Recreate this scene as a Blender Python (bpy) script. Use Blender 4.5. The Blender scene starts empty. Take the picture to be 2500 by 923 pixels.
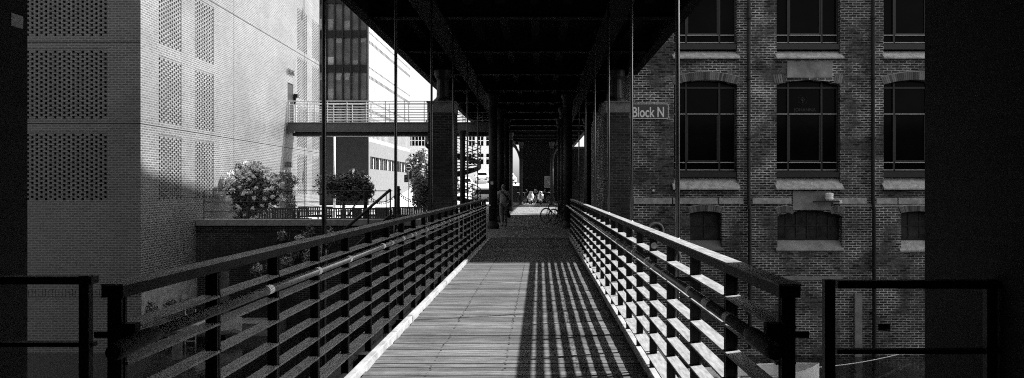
import bpy, bmesh, math, random
from mathutils import Vector, Matrix, Quaternion
random.seed(7)
SC = bpy.context.scene
COL = SC.collection
PI = math.pi
F = 1731.0            # focal length in photo pixels (2500 wide)
CH = 1.65             # camera height above the bridge deck

# ------------------------------------------------------------------ camera
cam = bpy.data.cameras.new("camera")
cam.sensor_width = 36.0
cam.lens = 36.0 * F / 2500.0
cam.shift_x = -67.0 / 2500.0
cam.shift_y = -6.5 / 2500.0
cam.clip_start = 0.05
cam.clip_end = 3000
camo = bpy.data.objects.new("camera", cam)
camo.location = (0, 0, CH)
camo.rotation_euler = (PI / 2, 0, 0)
COL.objects.link(camo)
SC.camera = camo

# ------------------------------------------------------------------ sky and sun (monochrome photograph: neutral light)
SUN = Vector((0.93, 0.29, 1.0)).normalized()
EL = math.asin(SUN.z)
AZ = math.atan2(SUN.x, SUN.y)
world = bpy.data.worlds.new("World")
SC.world = world
world.use_nodes = True
nt = world.node_tree
nt.nodes.clear()
sky = nt.nodes.new("ShaderNodeTexSky")
sky.sky_type = 'NISHITA'
sky.sun_disc = False
sky.sun_elevation = EL
sky.sun_rotation = AZ
sky.dust_density = 3.0
bw = nt.nodes.new("ShaderNodeRGBToBW")
bg = nt.nodes.new("ShaderNodeBackground")
bg.inputs['Strength'].default_value = 0.11
wo = nt.nodes.new("ShaderNodeOutputWorld")
nt.links.new(sky.outputs[0], bw.inputs[0])
nt.links.new(bw.outputs[0], bg.inputs[0])
nt.links.new(bg.outputs[0], wo.inputs[0])
sl = bpy.data.lights.new("sun", 'SUN')
sl.energy = 5.0
sl.angle = math.radians(0.9)
so = bpy.data.objects.new("sun", sl)
so.rotation_euler = (-SUN).to_track_quat('-Z', 'Y').to_euler()
so.location = (30, 20, 60)
COL.objects.link(so)
SC.view_settings.view_transform = 'Standard'
SC.view_settings.look = 'None'
SC.view_settings.exposure = 1.6
SC.view_settings.gamma = 1.0
SC.view_settings.use_curve_mapping = False
SC.cycles.use_denoising = False
SC.cycles.max_bounces = 8
SC.cycles.filter_width = 1.1

# ------------------------------------------------------------------ helpers
def P(px, py, Y):
    return Vector(((px - 1317.0) * Y / F, Y, CH - (py - 455.0) * Y / F))

class MB:
    def __init__(s):
        s.v = []; s.f = []; s.m = []; s.i = 0
    def add(s, vs, fs):
        b = len(s.v)
        s.v += [tuple(p) for p in vs]
        s.f += [tuple(b + k for k in q) for q in fs]
        s.m += [s.i] * len(fs)
        return s
    def box(s, x0, x1, y0, y1, z0, z1):
        return s.add([(x0,y0,z0),(x1,y0,z0),(x1,y1,z0),(x0,y1,z0),(x0,y0,z1),(x1,y0,z1),(x1,y1,z1),(x0,y1,z1)],
                     [(3,2,1,0),(4,5,6,7),(0,1,5,4),(1,2,6,5),(2,3,7,6),(3,0,4,7)])
    def obox(s, c, ax, ay, az):
        c = Vector(c); ax = Vector(ax); ay = Vector(ay); az = Vector(az)
        vs = [c+sx*ax+sy*ay+sz*az for sz in (-1,1) for sx,sy in ((-1,-1),(1,-1),(1,1),(-1,1))]
        return s.add(vs, [(3,2,1,0),(4,5,6,7),(0,1,5,4),(1,2,6,5),(2,3,7,6),(3,0,4,7)])
    def bar(s, p0, p1, w, h, up=(0,0,1)):
        p0 = Vector(p0); p1 = Vector(p1); d = (p1-p0); L = d.length; d.normalize()
        sd = d.cross(Vector(up))
        if sd.length < 1e-4: sd = d.cross(Vector((1,0,0)))
        sd.normalize(); u = sd.cross(d)
        return s.obox((p0+p1)/2, d*L/2, sd*w/2, u*h/2)
    def quad(s, a, b, c, d):
        return s.add([a,b,c,d], [(0,1,2,3)])
    def tube(s, pts, r, n=8, cap=True):
        pts = [Vector(p) for p in pts]
        rs = r if isinstance(r, (list, tuple)) else [r]*len(pts)
        rings = []; prev = None
        for k, p in enumerate(pts):
            a = pts[max(k-1,0)]; b = pts[min(k+1,len(pts)-1)]
            d = (b-a).normalized()
            if prev is None:
                t = d.cross(Vector((0,0,1)))
                if t.length < 1e-3: t = d.cross(Vector((1,0,0)))
                t.normalize()
            else:
                t = prev - d*prev.dot(d)
                if t.length < 1e-4: t = d.cross(Vector((1,0,0)))
                t.normalize()
            prev = t; q = d.cross(t)
            rings.append([p + rs[k]*(math.cos(2*PI*j/n)*t + math.sin(2*PI*j/n)*q) for j in range(n)])
        vs = [v for rg in rings for v in rg]; fs = []
        for k in range(len(pts)-1):
            for j in range(n):
                fs.append((k*n+j, k*n+(j+1)%n, (k+1)*n+(j+1)%n, (k+1)*n+j))
        if cap:
            fs.append(tuple(range(n-1,-1,-1))); fs.append(tuple((len(pts)-1)*n+j for j in range(n)))
        return s.add(vs, fs)
    def lathe(s, c, prof, n=16):            # prof: list of (r, z)
        vs = []; fs = []
        for r, z in prof:
            for j in range(n):
                a = 2*PI*j/n
                vs.append((c[0]+r*math.cos(a), c[1]+r*math.sin(a), c[2]+z))
        for k in range(len(prof)-1):
            for j in range(n):
                fs.append((k*n+j, k*n+(j+1)%n, (k+1)*n+(j+1)%n, (k+1)*n+j))
        fs.append(tuple(range(n-1,-1,-1))); fs.append(tuple((len(prof)-1)*n+j for j in range(n)))
        return s.add(vs, fs)
    def torus(s, c, ax, R, r, n=20, m=6):
        c = Vector(c); ax = Vector(ax).normalized()
        t = ax.cross(Vector((0,0,1)))
        if t.length < 1e-3: t = Vector((1,0,0))
        t.normalize(); q = ax.cross(t)
        vs = []; fs = []
        for k in range(n):
            a = 2*PI*k/n; d = math.cos(a)*t+math.sin(a)*q
            for j in range(m):
                b = 2*PI*j/m
                vs.append(c + d*(R+r*math.cos(b)) + ax*(r*math.sin(b)))
        for k in range(n):
            for j in range(m):
                fs.append((k*m+j, ((k+1)%n)*m+j, ((k+1)%n)*m+(j+1)%m, k*m+(j+1)%m))
        return s.add(vs, fs)
    def ball(s, c, rx, ry=None, rz=None, n=10, m=7):
        ry = ry or rx; rz = rz or rx
        vs = [(c[0],c[1],c[2]-rz)]; fs = []
        for k in range(1, m):
            t = -PI/2 + PI*k/m
            for j in range(n):
                a = 2*PI*j/n
                vs.append((c[0]+rx*math.cos(t)*math.cos(a), c[1]+ry*math.cos(t)*math.sin(a), c[2]+rz*math.sin(t)))
        vs.append((c[0],c[1],c[2]+rz)); top = len(vs)-1
        for j in range(n):
            fs.append((0, 1+(j+1)%n, 1+j)); fs.append((top, top-n+j, top-n+(j+1)%n))
        for k in range(m-2):
            for j in range(n):
                fs.append((1+k*n+j, 1+k*n+(j+1)%n, 1+(k+1)*n+(j+1)%n, 1+(k+1)*n+j))
        return s.add(vs, fs)
    def prism(s, pts, d):                    # planar polygon pts extruded by vector d
        pts = [Vector(p) for p in pts]; d = Vector(d); n = len(pts)
        fs = [tuple(range(n-1,-1,-1)), tuple(range(n,2*n))]
        fs += [(k,(k+1)%n,n+(k+1)%n,n+k) for k in range(n)]
        return s.add(pts+[p+d for p in pts], fs)
    def build(s, name, mat, parent=None, world=True, smooth=False, bevel=0):
        me = bpy.data.meshes.new(name)
        vs = s.v
        if parent is not None and world:
            w = wloc(parent)
            vs = [(v[0]-w[0], v[1]-w[1], v[2]-w[2]) for v in vs]
        me.from_pydata(vs, [], s.f)
        mats = mat if isinstance(mat, (list, tuple)) else [mat]
        for m in mats: me.materials.append(m)
        if len(mats) > 1:
            for p, i in zip(me.polygons, s.m): p.material_index = i
        bm = bmesh.new(); bm.from_mesh(me); bmesh.ops.recalc_face_normals(bm, faces=bm.faces); bm.to_mesh(me); bm.free()
        if smooth:
            for p in me.polygons: p.use_smooth = True
        o = bpy.data.objects.new(name, me); COL.objects.link(o)
        if parent is not None: o.parent = parent
        if bevel:
            b = o.modifiers.new("bevel", 'BEVEL'); b.width = bevel; b.segments = 2; b.limit_method = 'ANGLE'
        return o

def wloc(o):
    w = Vector((0,0,0))
    while o is not None:
        w = w + Vector(o.location); o = o.parent
    return w

def tag(o, label=None, cat=None, group=None, kind=None):
    if label: o['label'] = label
    if cat: o['category'] = cat
    if group: o['group'] = group
    if kind: o['kind'] = kind
    return o

def thing(name, label, cat, loc=(0,0,0), rz=0, group=None):
    o = bpy.data.objects.new(name, None); COL.objects.link(o)
    o.empty_display_size = 0.2
    o.location = loc; o.rotation_euler = (0,0,rz)
    return tag(o, label, cat, group)

def dup(o, parent=None, loc=None, rz=None, label=None):
    c = o.copy(); COL.objects.link(c)
    if parent is not None: c.parent = parent
    if loc is not None: c.location = loc
    if rz is not None: c.rotation_euler = (0,0,rz)
    if label: c['label'] = label
    for ch in [x for x in COL.objects if x.parent == o]:
        dup(ch, c)
    return c

# ------------------------------------------------------------------ materials (the photograph is black and white)
def base_mat(name, rough=0.6, spec=0.4, metal=0.0):
    m = bpy.data.materials.new(name); m.use_nodes = True
    n = m.node_tree.nodes; l = m.node_tree.links
    b = n['Principled BSDF']
    b.inputs['Roughness'].default_value = rough
    b.inputs['Specular IOR Level'].default_value = spec
    b.inputs['Metallic'].default_value = metal
    return m, n, l, b

def ramp(n, l, src, lo, hi, p0=0.3, p1=0.7):
    r = n.new('ShaderNodeValToRGB')
    r.color_ramp.elements[0].position = p0; r.color_ramp.elements[0].color = (lo,lo,lo,1)
    r.color_ramp.elements[1].position = p1; r.color_ramp.elements[1].color = (hi,hi,hi,1)
    l.new(src, r.inputs[0]); return r.outputs[0]

def noise(n, l, vec, scale, detail=5, rough=0.6):
    t = n.new('ShaderNodeTexNoise'); t.inputs['Scale'].default_value = scale
    t.inputs['Detail'].default_value = detail; t.inputs['Roughness'].default_value = rough
    l.new(vec, t.inputs['Vector']); return t.outputs[0]

def coord(n, l, stretch=None):
    g = n.new('ShaderNodeTexCoord')
    if stretch is None: return g.outputs['Object']
    mp = n.new('ShaderNodeMapping'); mp.inputs['Scale'].default_value = stretch
    l.new(g.outputs['Object'], mp.inputs[0]); return mp.outputs[0]

def plain(name, lo, hi, rough=0.6, scale=6.0, spec=0.4, metal=0.0, bump=0.0, stretch=None, bscale=None, p=(0.3,0.7)):
    m, n, l, b = base_mat(name, rough, spec, metal)
    c = coord(n, l, stretch)
    ns = noise(n, l, c, scale)
    l.new(ramp(n, l, ns, lo, hi, *p), b.inputs['Base Color'])
    if bump:
        bp = n.new('ShaderNodeBump'); bp.inputs['Strength'].default_value = bump; bp.inputs['Distance'].default_value = 0.01
        l.new(noise(n, l, c, bscale or scale*6), bp.inputs['Height']); l.new(bp.outputs[0], b.inputs['Normal'])
    return m

def mathn(n, l, op, a, b=None):
    t = n.new('ShaderNodeMath'); t.operation = op
    for i, v in enumerate((a, b)):
        if v is None: continue
        if isinstance(v, (int, float)): t.inputs[i].default_value = v
        else: l.new(v, t.inputs[i])
    return t.outputs[0]

def mixf(n, l, fac, a, b):
    t = n.new('ShaderNodeMix'); t.data_type = 'RGBA'
    if isinstance(fac, (int, float)): t.inputs[0].default_value = fac
    else: l.new(fac, t.inputs[0])
    for i, v in ((6, a), (7, b)):
        if isinstance(v, (int, float)): t.inputs[i].default_value = (v, v, v, 1)
        else: l.new(v, t.inputs[i])
    return t.outputs[2]

def brick(name, c1, c2, mo_lo, mo_hi, bw=0.25, rh=0.078, ms=0.011, patch=0.6, rough=0.85, stain=0.5, seed=0.0, bump=0.5, spec=0.3, efflo=None, tone=(0.62,1.2)):
    m, n, l, b = base_mat(name, rough, spec)
    g = n.new('ShaderNodeNewGeometry')
    sp = n.new('ShaderNodeSeparateXYZ'); l.new(g.outputs['Position'], sp.inputs[0])
    u = mathn(n, l, 'ADD', sp.outputs[0], sp.outputs[1])
    cb = n.new('ShaderNodeCombineXYZ'); l.new(u, cb.inputs[0]); l.new(sp.outputs[2], cb.inputs[1]); cb.inputs[2].default_value = seed
    # slightly wavering courses
    wob = n.new('ShaderNodeTexNoise'); wob.inputs['Scale'].default_value = 1.7; l.new(cb.outputs[0], wob.inputs['Vector'])
    off = n.new('ShaderNodeVectorMath'); off.operation = 'SCALE'; off.inputs['Scale'].default_value = 0.02
    l.new(wob.outputs[1], off.inputs[0])
    ad = n.new('ShaderNodeVectorMath'); ad.operation = 'ADD'; l.new(cb.outputs[0], ad.inputs[0]); l.new(off.outputs[0], ad.inputs[1])
    t = n.new('ShaderNodeTexBrick'); l.new(ad.outputs[0], t.inputs['Vector'])
    t.inputs['Scale'].default_value = 1.0
    t.inputs['Brick Width'].default_value = bw; t.inputs['Row Height'].default_value = rh
    t.inputs['Mortar Size'].default_value = ms; t.inputs['Mortar Smooth'].default_value = 0.15
    t.inputs['Color1'].default_value = (c1,)*3+(1,); t.inputs['Color2'].default_value = (c2,)*3+(1,)
    t.inputs['Mortar'].default_value = (0,0,0,1)
    big = noise(n, l, cb.outputs[0], patch, 6, 0.65)
    fine = noise(n, l, cb.outputs[0], 14, 5, 0.7)
    mor = ramp(n, l, big, mo_lo, mo_hi, 0.42, 0.62)
    mfac = t.outputs['Fac']
    col = mixf(n, l, mfac, t.outputs['Color'], mor)
    mul = n.new('ShaderNodeMix'); mul.data_type = 'RGBA'; mul.blend_type = 'MULTIPLY'; mul.inputs[0].default_value = 1.0
    l.new(col, mul.inputs[6]); l.new(ramp(n, l, fine, 1.0-stain, 1.0+stain*0.35, 0.3, 0.7), mul.inputs[7])
    mu3 = n.new('ShaderNodeMix'); mu3.data_type = 'RGBA'; mu3.blend_type = 'MULTIPLY'; mu3.inputs[0].default_value = 1.0
    l.new(mul.outputs[2], mu3.inputs[6]); l.new(ramp(n, l, noise(n, l, cb.outputs[0], 0.33, 7, 0.7), tone[0], tone[1], 0.32, 0.66), mu3.inputs[7])
    out = mu3.outputs[2]
    if efflo:                      # lime bloom on scattered single bricks and patches
        s2 = noise(n, l, cb.outputs[0], 3.1, 4, 0.75)
        out = mixf(n, l, ramp(n, l, s2, 0.0, 0.8, 0.66, 0.74), out, efflo)
    l.new(out, b.inputs['Base Color'])
    h = mathn(n, l, 'SUBTRACT', 1.0, mfac)
    h2 = mathn(n, l, 'ADD', h, mathn(n, l, 'MULTIPLY', fine, 0.6))
    bp = n.new('ShaderNodeBump'); bp.inputs['Strength'].default_value = bump; bp.inputs['Distance'].default_value = 0.012
    l.new(h2, bp.inputs['Height']); l.new(bp.outputs[0], b.inputs['Normal'])
    return m

def leafmat(name, lo, hi, rough=0.45):
    m, n, l, b = base_mat(name, rough, 0.4)
    g = n.new('ShaderNodeNewGeometry')
    l.new(ramp(n, l, g.outputs['Random Per Island'], lo, hi, 0.0, 1.0), b.inputs['Base Color'])
    return m

M = {}
M['whbrick'] = brick('warehouse_brick', 0.010, 0.13, 0.12, 0.85, patch=0.8, ms=0.013, seed=0.0, stain=0.75, tone=(0.5,1.3), efflo=0.42)
M['arch'] = brick('arch_brick', 0.08, 0.16, 0.15, 0.45, bw=0.085, rh=0.42, ms=0.012, seed=3.0)
M['mubrick'] = brick('pale_brick', 0.052, 0.105, 0.17, 0.25, bw=0.22, rh=0.08, ms=0.016, seed=5.0, stain=0.35, patch=0.4, spec=0.8, rough=0.4, bump=0.2, tone=(0.85,1.08))
M['quaybrick'] = brick('quay_brick', 0.012, 0.035, 0.05, 0.17, seed=8.0, ms=0.012, efflo=0.25)
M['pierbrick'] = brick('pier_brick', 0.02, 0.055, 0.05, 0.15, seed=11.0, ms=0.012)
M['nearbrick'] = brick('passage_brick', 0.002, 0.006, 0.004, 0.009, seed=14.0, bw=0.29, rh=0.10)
M['stone'] = plain('weathered_stone', 0.24, 0.5, 0.85, 7, bump=0.4)
M['cope'] = plain('coping_stone', 0.16, 0.30, 0.85, 5, bump=0.4)
M['concrete'] = plain('stained_concrete', 0.16, 0.34, 0.9, 3, bump=0.3)
M['capstone'] = plain('sooty_capstone', 0.14, 0.26, 0.9, 6, bump=0.4)
M['iron'] = plain('black_iron', 0.01, 0.018, 0.5, 4, bump=0.2)
M['iron2'] = plain('riveted_iron', 0.012, 0.03, 0.6, 5, bump=0.3, spec=0.25)
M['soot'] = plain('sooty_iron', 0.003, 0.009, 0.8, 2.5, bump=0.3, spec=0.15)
M['post'] = plain('dark_steel', 0.009, 0.02, 0.6, 9, bump=0.1, spec=0.2)  # railing posts: their shade is put into this darker tone
M['flat'] = plain('pale_lit_steel', 0.11, 0.26, 0.6, 7, bump=0.1, spec=0.2, stretch=(6,1,6))  # railing bars: same paint as the posts, sunlit tops put into the colour
M['rod'] = plain('dark_rod_steel', 0.015, 0.03, 0.3, 12, spec=1.0)
M['galv'] = plain('galvanised_steel', 0.45, 0.6, 0.35, 12)
M['tube'] = plain('dull_handrail_tube', 0.08, 0.2, 0.22, 9, spec=0.8, stretch=(1,3,1))
M['rubber'] = plain('black_rubber', 0.01, 0.02, 0.7, 10)
M['tape'] = plain('white_tape', 0.65, 0.8, 0.5, 30)
M['greytape'] = plain('grey_tape', 0.3, 0.55, 0.5, 40)
M['kerb'] = plain('pale_kerb', 0.16, 0.32, 0.6, 8, bump=0.2, stretch=(1,0.6,1))
M['frame'] = plain('window_frame_paint', 0.012, 0.022, 0.5, 10)
M['ledge'] = plain('pale_window_bar', 0.3, 0.45, 0.6, 15)
M['dark'] = plain('dark_void', 0.006, 0.01, 0.9, 3)
M['white'] = plain('white_paint', 0.84, 0.88, 0.5, 3)
M['offwhite'] = plain('pale_render', 0.6, 0.72, 0.8, 1.5)
M['signblue'] = plain('sign_ground', 0.05, 0.07, 0.4, 20)
M['asphalt'] = plain('pale_street', 0.30, 0.42, 0.9, 2.5, bump=0.4)
M['modern'] = plain('dark_cladding', 0.01, 0.022, 0.45, 2)
M['modwhite'] = plain('pale_cladding', 0.24, 0.29, 0.6, 1.0)
M['modgrey'] = plain('grey_cladding', 0.09, 0.13, 0.7, 3)
M['wood'] = plain('dark_garden_wood', 0.04, 0.08, 0.6, 20)
M['bark'] = plain('bark', 0.06, 0.14, 0.9, 15, bump=0.6)
M['leaf'] = leafmat('dark_leaves', 0.02, 0.06)
M['leaf2'] = leafmat('oleander_leaves', 0.05, 0.22)
M['leaf3'] = leafmat('pale_leaves', 0.14, 0.32)
M['petal'] = leafmat('white_petals', 0.7, 0.85, 0.6)
M['skin'] = plain('skin', 0.3, 0.36, 0.5, 8)
M['hair'] = plain('grey_hair', 0.12, 0.2, 0.7, 40)
M['shirt'] = plain('checked_shirt', 0.24, 0.42, 0.8, 18)
M['jeans'] = plain('denim', 0.12, 0.22, 0.8, 14)
M['leather'] = plain('black_leather', 0.012, 0.02, 0.5, 10)
M['chrome'] = plain('chrome', 0.6, 0.7, 0.15, 5, metal=0.9)
M['tyre'] = plain('tyre', 0.015, 0.03, 0.8, 20)
M['hull'] = plain('white_hull', 0.55, 0.75, 0.4, 5)
M['rope'] = plain('pale_rope', 0.5, 0.65, 0.8, 30)
M['soil'] = plain('silt', 0.05, 0.1, 0.95, 4, bump=0.8)

def glassmat(name, v=0.008, rough=0.04, spec=0.5):
    m, n, l, b = base_mat(name, rough, spec)
    c = coord(n, l)
    l.new(ramp(n, l, noise(n, l, c, 0.9), v*0.6, v*1.6), b.inputs['Base Color'])
    bp = n.new('ShaderNodeBump'); bp.inputs['Strength'].default_value = 0.04; bp.inputs['Distance'].default_value = 0.05
    l.new(noise(n, l, c, 1.3, 2), bp.inputs['Height']); l.new(bp.outputs[0], b.inputs['Normal'])
    return m
M['glass'] = glassmat('dark_window_glass', 0.003, 0.12, 0.035)
M['glass2'] = glassmat('office_window_glass', 0.15, 0.05, 0.9)
M['dustyglass'] = plain('dusty_cellar_glass', 0.01, 0.05, 0.3, 3.5)

def plankmat():
    m, n, l, b = base_mat('deck_planks', 0.8, 0.25)
    c = coord(n, l, (0.8, 9, 9)); c2 = coord(n, l)
    g = n.new('ShaderNodeNewGeometry')
    streak = mathn(n, l, 'ADD', mathn(n, l, 'MULTIPLY', noise(n, l, c, 2.2, 8, 0.8), .55), mathn(n, l, 'MULTIPLY', noise(n, l, coord(n, l, (1.5, 60, 60)), 1.6, 6, 0.8), .45))
    blot = noise(n, l, c2, 1.1, 6, 0.7)
    a = ramp(n, l, streak, 0.016, 0.165, 0.4, 0.61)
    mu = n.new('ShaderNodeMix'); mu.data_type = 'RGBA'; mu.blend_type = 'MULTIPLY'; mu.inputs[0].default_value = 1
    l.new(a, mu.inputs[6]); l.new(ramp(n, l, g.outputs['Random Per Island'], 0.55, 1.2, 0, 1), mu.inputs[7])
    m2 = n.new('ShaderNodeMix'); m2.data_type = 'RGBA'; m2.blend_type = 'MULTIPLY'; m2.inputs[0].default_value = 1
    l.new(mu.outputs[2], m2.inputs[6]); l.new(ramp(n, l, blot, 0.7, 1.1, 0.3, 0.65), m2.inputs[7])
    l.new(m2.outputs[2], b.inputs['Base Color'])
    bp = n.new('ShaderNodeBump'); bp.inputs['Strength'].default_value = 0.5; bp.inputs['Distance'].default_value = 0.006
    l.new(noise(n, l, coord(n, l, (1, 40, 40)), 2.0, 6, 0.7), bp.inputs['Height']); l.new(bp.outputs[0], b.inputs['Normal'])
    return m
M['plank'] = plankmat()

def cobblemat():
    m, n, l, b = base_mat('cobbles', 0.75, 0.4)
    c = coord(n, l)
    v = n.new('ShaderNodeTexVoronoi'); v.inputs['Scale'].default_value = 6.5; v.feature = 'DISTANCE_TO_EDGE'
    l.new(c, v.inputs['Vector'])
    v2 = n.new('ShaderNodeTexVoronoi'); v2.inputs['Scale'].default_value = 6.5; l.new(c, v2.inputs['Vector'])
    e = ramp(n, l, v.outputs['Distance'], 0.25, 1.0, 0.02, 0.12)
    sp = n.new('ShaderNodeSeparateXYZ'); l.new(v2.outputs['Color'], sp.inputs[0])
    base = ramp(n, l, sp.outputs[0], 0.10, 0.24, 0, 1)
    mu = n.new('ShaderNodeMix'); mu.data_type = 'RGBA'; mu.blend_type = 'MULTIPLY'; mu.inputs[0].default_value = 1
    l.new(base, mu.inputs[6]); l.new(e, mu.inputs[7]); l.new(mu.outputs[2], b.inputs['Base Color'])
    bp = n.new('ShaderNodeBump'); bp.inputs['Strength'].default_value = 0.8; bp.inputs['Distance'].default_value = 0.03
    l.new(e, bp.inputs['Height']); l.new(bp.outputs[0], b.inputs['Normal'])
    return m
M['cobble'] = cobblemat()

def watermat():
    m, n, l, b = base_mat('canal_water', 0.06, 0.5)
    b.inputs['Base Color'].default_value = (0.008,0.008,0.008,1)
    c = coord(n, l, (1, 0.45, 1))
    bp = n.new('ShaderNodeBump'); bp.inputs['Strength'].default_value = 0.25; bp.inputs['Distance'].default_value = 0.08
    l.new(noise(n, l, c, 2.2, 4, 0.6), bp.inputs['Height']); l.new(bp.outputs[0], b.inputs['Normal'])
    return m
M['water'] = watermat()

def wall_grid(mb, u0, u1, v0, v1, ops, mapf, depth=0.25):
    """wall face with openings (ua,ub,va,vb,rise) and their reveals"""
    us = sorted({u0,u1} | {x for o in ops for x in o[:2] if u0<x<u1})
    vs = sorted({v0,v1} | {x for o in ops for x in o[2:4] if v0<x<v1})
    for a, b in zip(us, us[1:]):
        for c, d in zip(vs, vs[1:]):
            mu, mv = (a+b)/2, (c+d)/2
            if any(o[0]<mu<o[1] and o[2]<mv<o[3] for o in ops): continue
            mb.quad(mapf(a,c,0), mapf(b,c,0), mapf(b,d,0), mapf(a,d,0))
    for o in ops:
        ua, ub, va, vb = o[:4]; rise = o[4] if len(o) > 4 else 0
        sv = vb - rise
        mb.quad(mapf(ua,va,0), mapf(ub,va,0), mapf(ub,va,depth), mapf(ua,va,depth))
        mb.quad(mapf(ua,va,0), mapf(ua,sv,0), mapf(ua,sv,depth), mapf(ua,va,depth))
        mb.quad(mapf(ub,va,0), mapf(ub,sv,0), mapf(ub,sv,depth), mapf(ub,va,depth))
        if rise <= 0:
            mb.quad(mapf(ua,vb,0), mapf(ub,vb,0), mapf(ub,vb,depth), mapf(ua,vb,depth))
        else:
            N = 14
            arc = [(ua+(ub-ua)*k/N, sv + rise*(1-(2*k/N-1)**2)) for k in range(N+1)]
            for (p, q), (r, s) in zip(arc, arc[1:]):
                mb.quad(mapf(p,q,0), mapf(r,s,0), mapf(r,vb,0), mapf(p,vb,0))
                mb.quad(mapf(p,q,0), mapf(r,s,0), mapf(r,s,depth), mapf(p,q,depth))

def text_mesh(s, size, depth, mat, name, parent, loc, rot, sx=1.0, thick=0.0):
    cu = bpy.data.curves.new(name, 'FONT'); cu.body = s; cu.size = size; cu.extrude = depth; cu.offset = thick
    o = bpy.data.objects.new(name, cu); COL.objects.link(o)
    bpy.context.view_layer.update()
    me = bpy.data.meshes.new_from_object(o.evaluated_get(bpy.context.evaluated_depsgraph_get()))
    bpy.data.objects.remove(o)
    me.materials.clear(); me.materials.append(mat)
    r = bpy.data.objects.new(name, me); COL.objects.link(r)
    if parent is not None:
        r.parent = parent; loc = Vector(loc) - wloc(parent)
    r.location = loc; r.rotation_euler = rot; r.scale = (sx, 1, 1)
    return r

WZ = -3.8      # water level
# ------------------------------------------------------------------ setting: water, ground
def sheet(name, xs, ys, zf, mat):
    mb = MB(); nx = len(xs)
    mb.add([(x,y,zf(x,y)) for y in ys for x in xs],
           [(j*nx+i, j*nx+i+1, (j+1)*nx+i+1, (j+1)*nx+i) for j in range(len(ys)-1) for i in range(nx-1)])
    return tag(mb.build(name, mat), kind='structure')
sheet('water', [-600, 600], [-400, 1200], lambda x,y: WZ, M['water'])
def rise(y):
    t = min(max((y-64)/30.0, 0), 1); return 2.1*t*t*(3-2*t)
mb = MB()   # far bank block with the ground on top: cobbled passage under the bridge
mb.box(-4.4, 2.88, 22.9, 41.4, WZ-1, 0.0)
tag(mb.build('passage_ground', M['cobble']), kind='structure')
sheet('street', [-400,-60,-30,-13,-9,-4.4,0,3,10,40,400], [41.4,50,58,64,67,70,73,76,79,82,85,88,91,94,97,110,150,900], lambda x,y: rise(y), M['asphalt'])
mb = MB(); mb.box(-3.9, 3.2, 41.6, 57.0, -0.2, 0.006)
tag(mb.build('road', M['cobble']), kind='structure')
mb = MB(); mb.box(-3.9, 3.2, 57.0, 68.0, -0.2, 0.13)
tag(mb.build('pavement', M['cobble']), kind='structure')
mb = MB(); mb.box(-13.6, -4.43, 27.61, 42.0, WZ-1, -0.12)
tag(mb.build('terrace_ground', M['asphalt']), kind='structure')
mb = MB(); mb.box(-3.2, 2.4, -7, 2.75, WZ-1, -0.02)
tag(mb.build('landing_ground', M['cobble']), kind='structure')

# ------------------------------------------------------------------ overhead bridge
ob = thing('overhead_bridge', 'black riveted iron road bridge passing overhead above the footbridge', 'bridge', (-0.35, 22, 5.25))
XL, XR, CZ = -3.85, 3.15, 5.25
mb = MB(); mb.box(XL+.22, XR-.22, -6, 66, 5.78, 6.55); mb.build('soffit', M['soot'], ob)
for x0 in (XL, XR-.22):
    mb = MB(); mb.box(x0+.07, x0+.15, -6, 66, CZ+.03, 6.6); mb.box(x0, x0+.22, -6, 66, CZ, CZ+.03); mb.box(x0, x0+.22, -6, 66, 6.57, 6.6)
    mb.build('edge_girder', M['soot'], ob)
for xc in (-2.3, 1.62):
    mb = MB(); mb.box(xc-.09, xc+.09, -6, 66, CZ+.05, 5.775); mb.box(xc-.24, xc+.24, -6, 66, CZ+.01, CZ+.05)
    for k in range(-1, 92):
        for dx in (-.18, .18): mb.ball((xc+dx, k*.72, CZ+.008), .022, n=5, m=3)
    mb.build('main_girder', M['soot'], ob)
for k in range(-5, 14):
    y = 15.45 + 3.9*k
    if y > 65: break
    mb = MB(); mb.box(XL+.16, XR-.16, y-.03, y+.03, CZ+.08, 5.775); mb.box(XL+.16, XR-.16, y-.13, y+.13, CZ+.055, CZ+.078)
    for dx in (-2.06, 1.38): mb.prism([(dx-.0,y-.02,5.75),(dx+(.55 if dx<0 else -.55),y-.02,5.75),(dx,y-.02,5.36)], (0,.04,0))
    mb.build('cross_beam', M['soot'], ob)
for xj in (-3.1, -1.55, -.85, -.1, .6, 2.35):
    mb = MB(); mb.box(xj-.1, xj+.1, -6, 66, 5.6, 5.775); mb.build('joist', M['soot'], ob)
mb = MB()
for x in (XL+.1, XR-.1):
    mb.box(x-.02, x+.02, -6, 66, 7.62, 7.68)
    for k in range(72): mb.box(x-.015, x+.015, -5.9+k, -5.87+k, 6.6, 7.62)
mb.build('parapet_rail', M['iron'], ob)

# brick piers at the bank and iron columns below the overhead bridge
def pier(x0, x1, label):
    t = thing('brick_pier', label, 'pier', ((x0+x1)/2, 22.0, WZ), group='brick piers carrying the overhead bridge')
    y0, y1 = 21.62, 22.5
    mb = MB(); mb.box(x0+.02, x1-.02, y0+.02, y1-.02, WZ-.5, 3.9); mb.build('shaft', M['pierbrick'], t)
    mb = MB(); mb.box(x0, x1, y0, y1, 3.9, 4.2); mb.box(x0-.03, x1+.03, y0-.03, y1+.03, 4.2, 4.25); mb.build('capstone', M['capstone'], t, bevel=.015)
    xc = (x0+x1)/2
    mb = MB(); mb.lathe((xc, 22.05, 4.25), [(.3,0),(.3,.07),(.22,.14),(.2,.2),(.19,.7),(.25,.8),(.28,.99)], 16); mb.build('bearing_column', M['iron'], t, smooth=False)
pier(-3.42, -2.58, 'sooty brick pier with stone cap left of the footbridge end')
pier(2.01, 2.78, 'sooty brick pier with stone cap beside the Block N sign')
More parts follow.
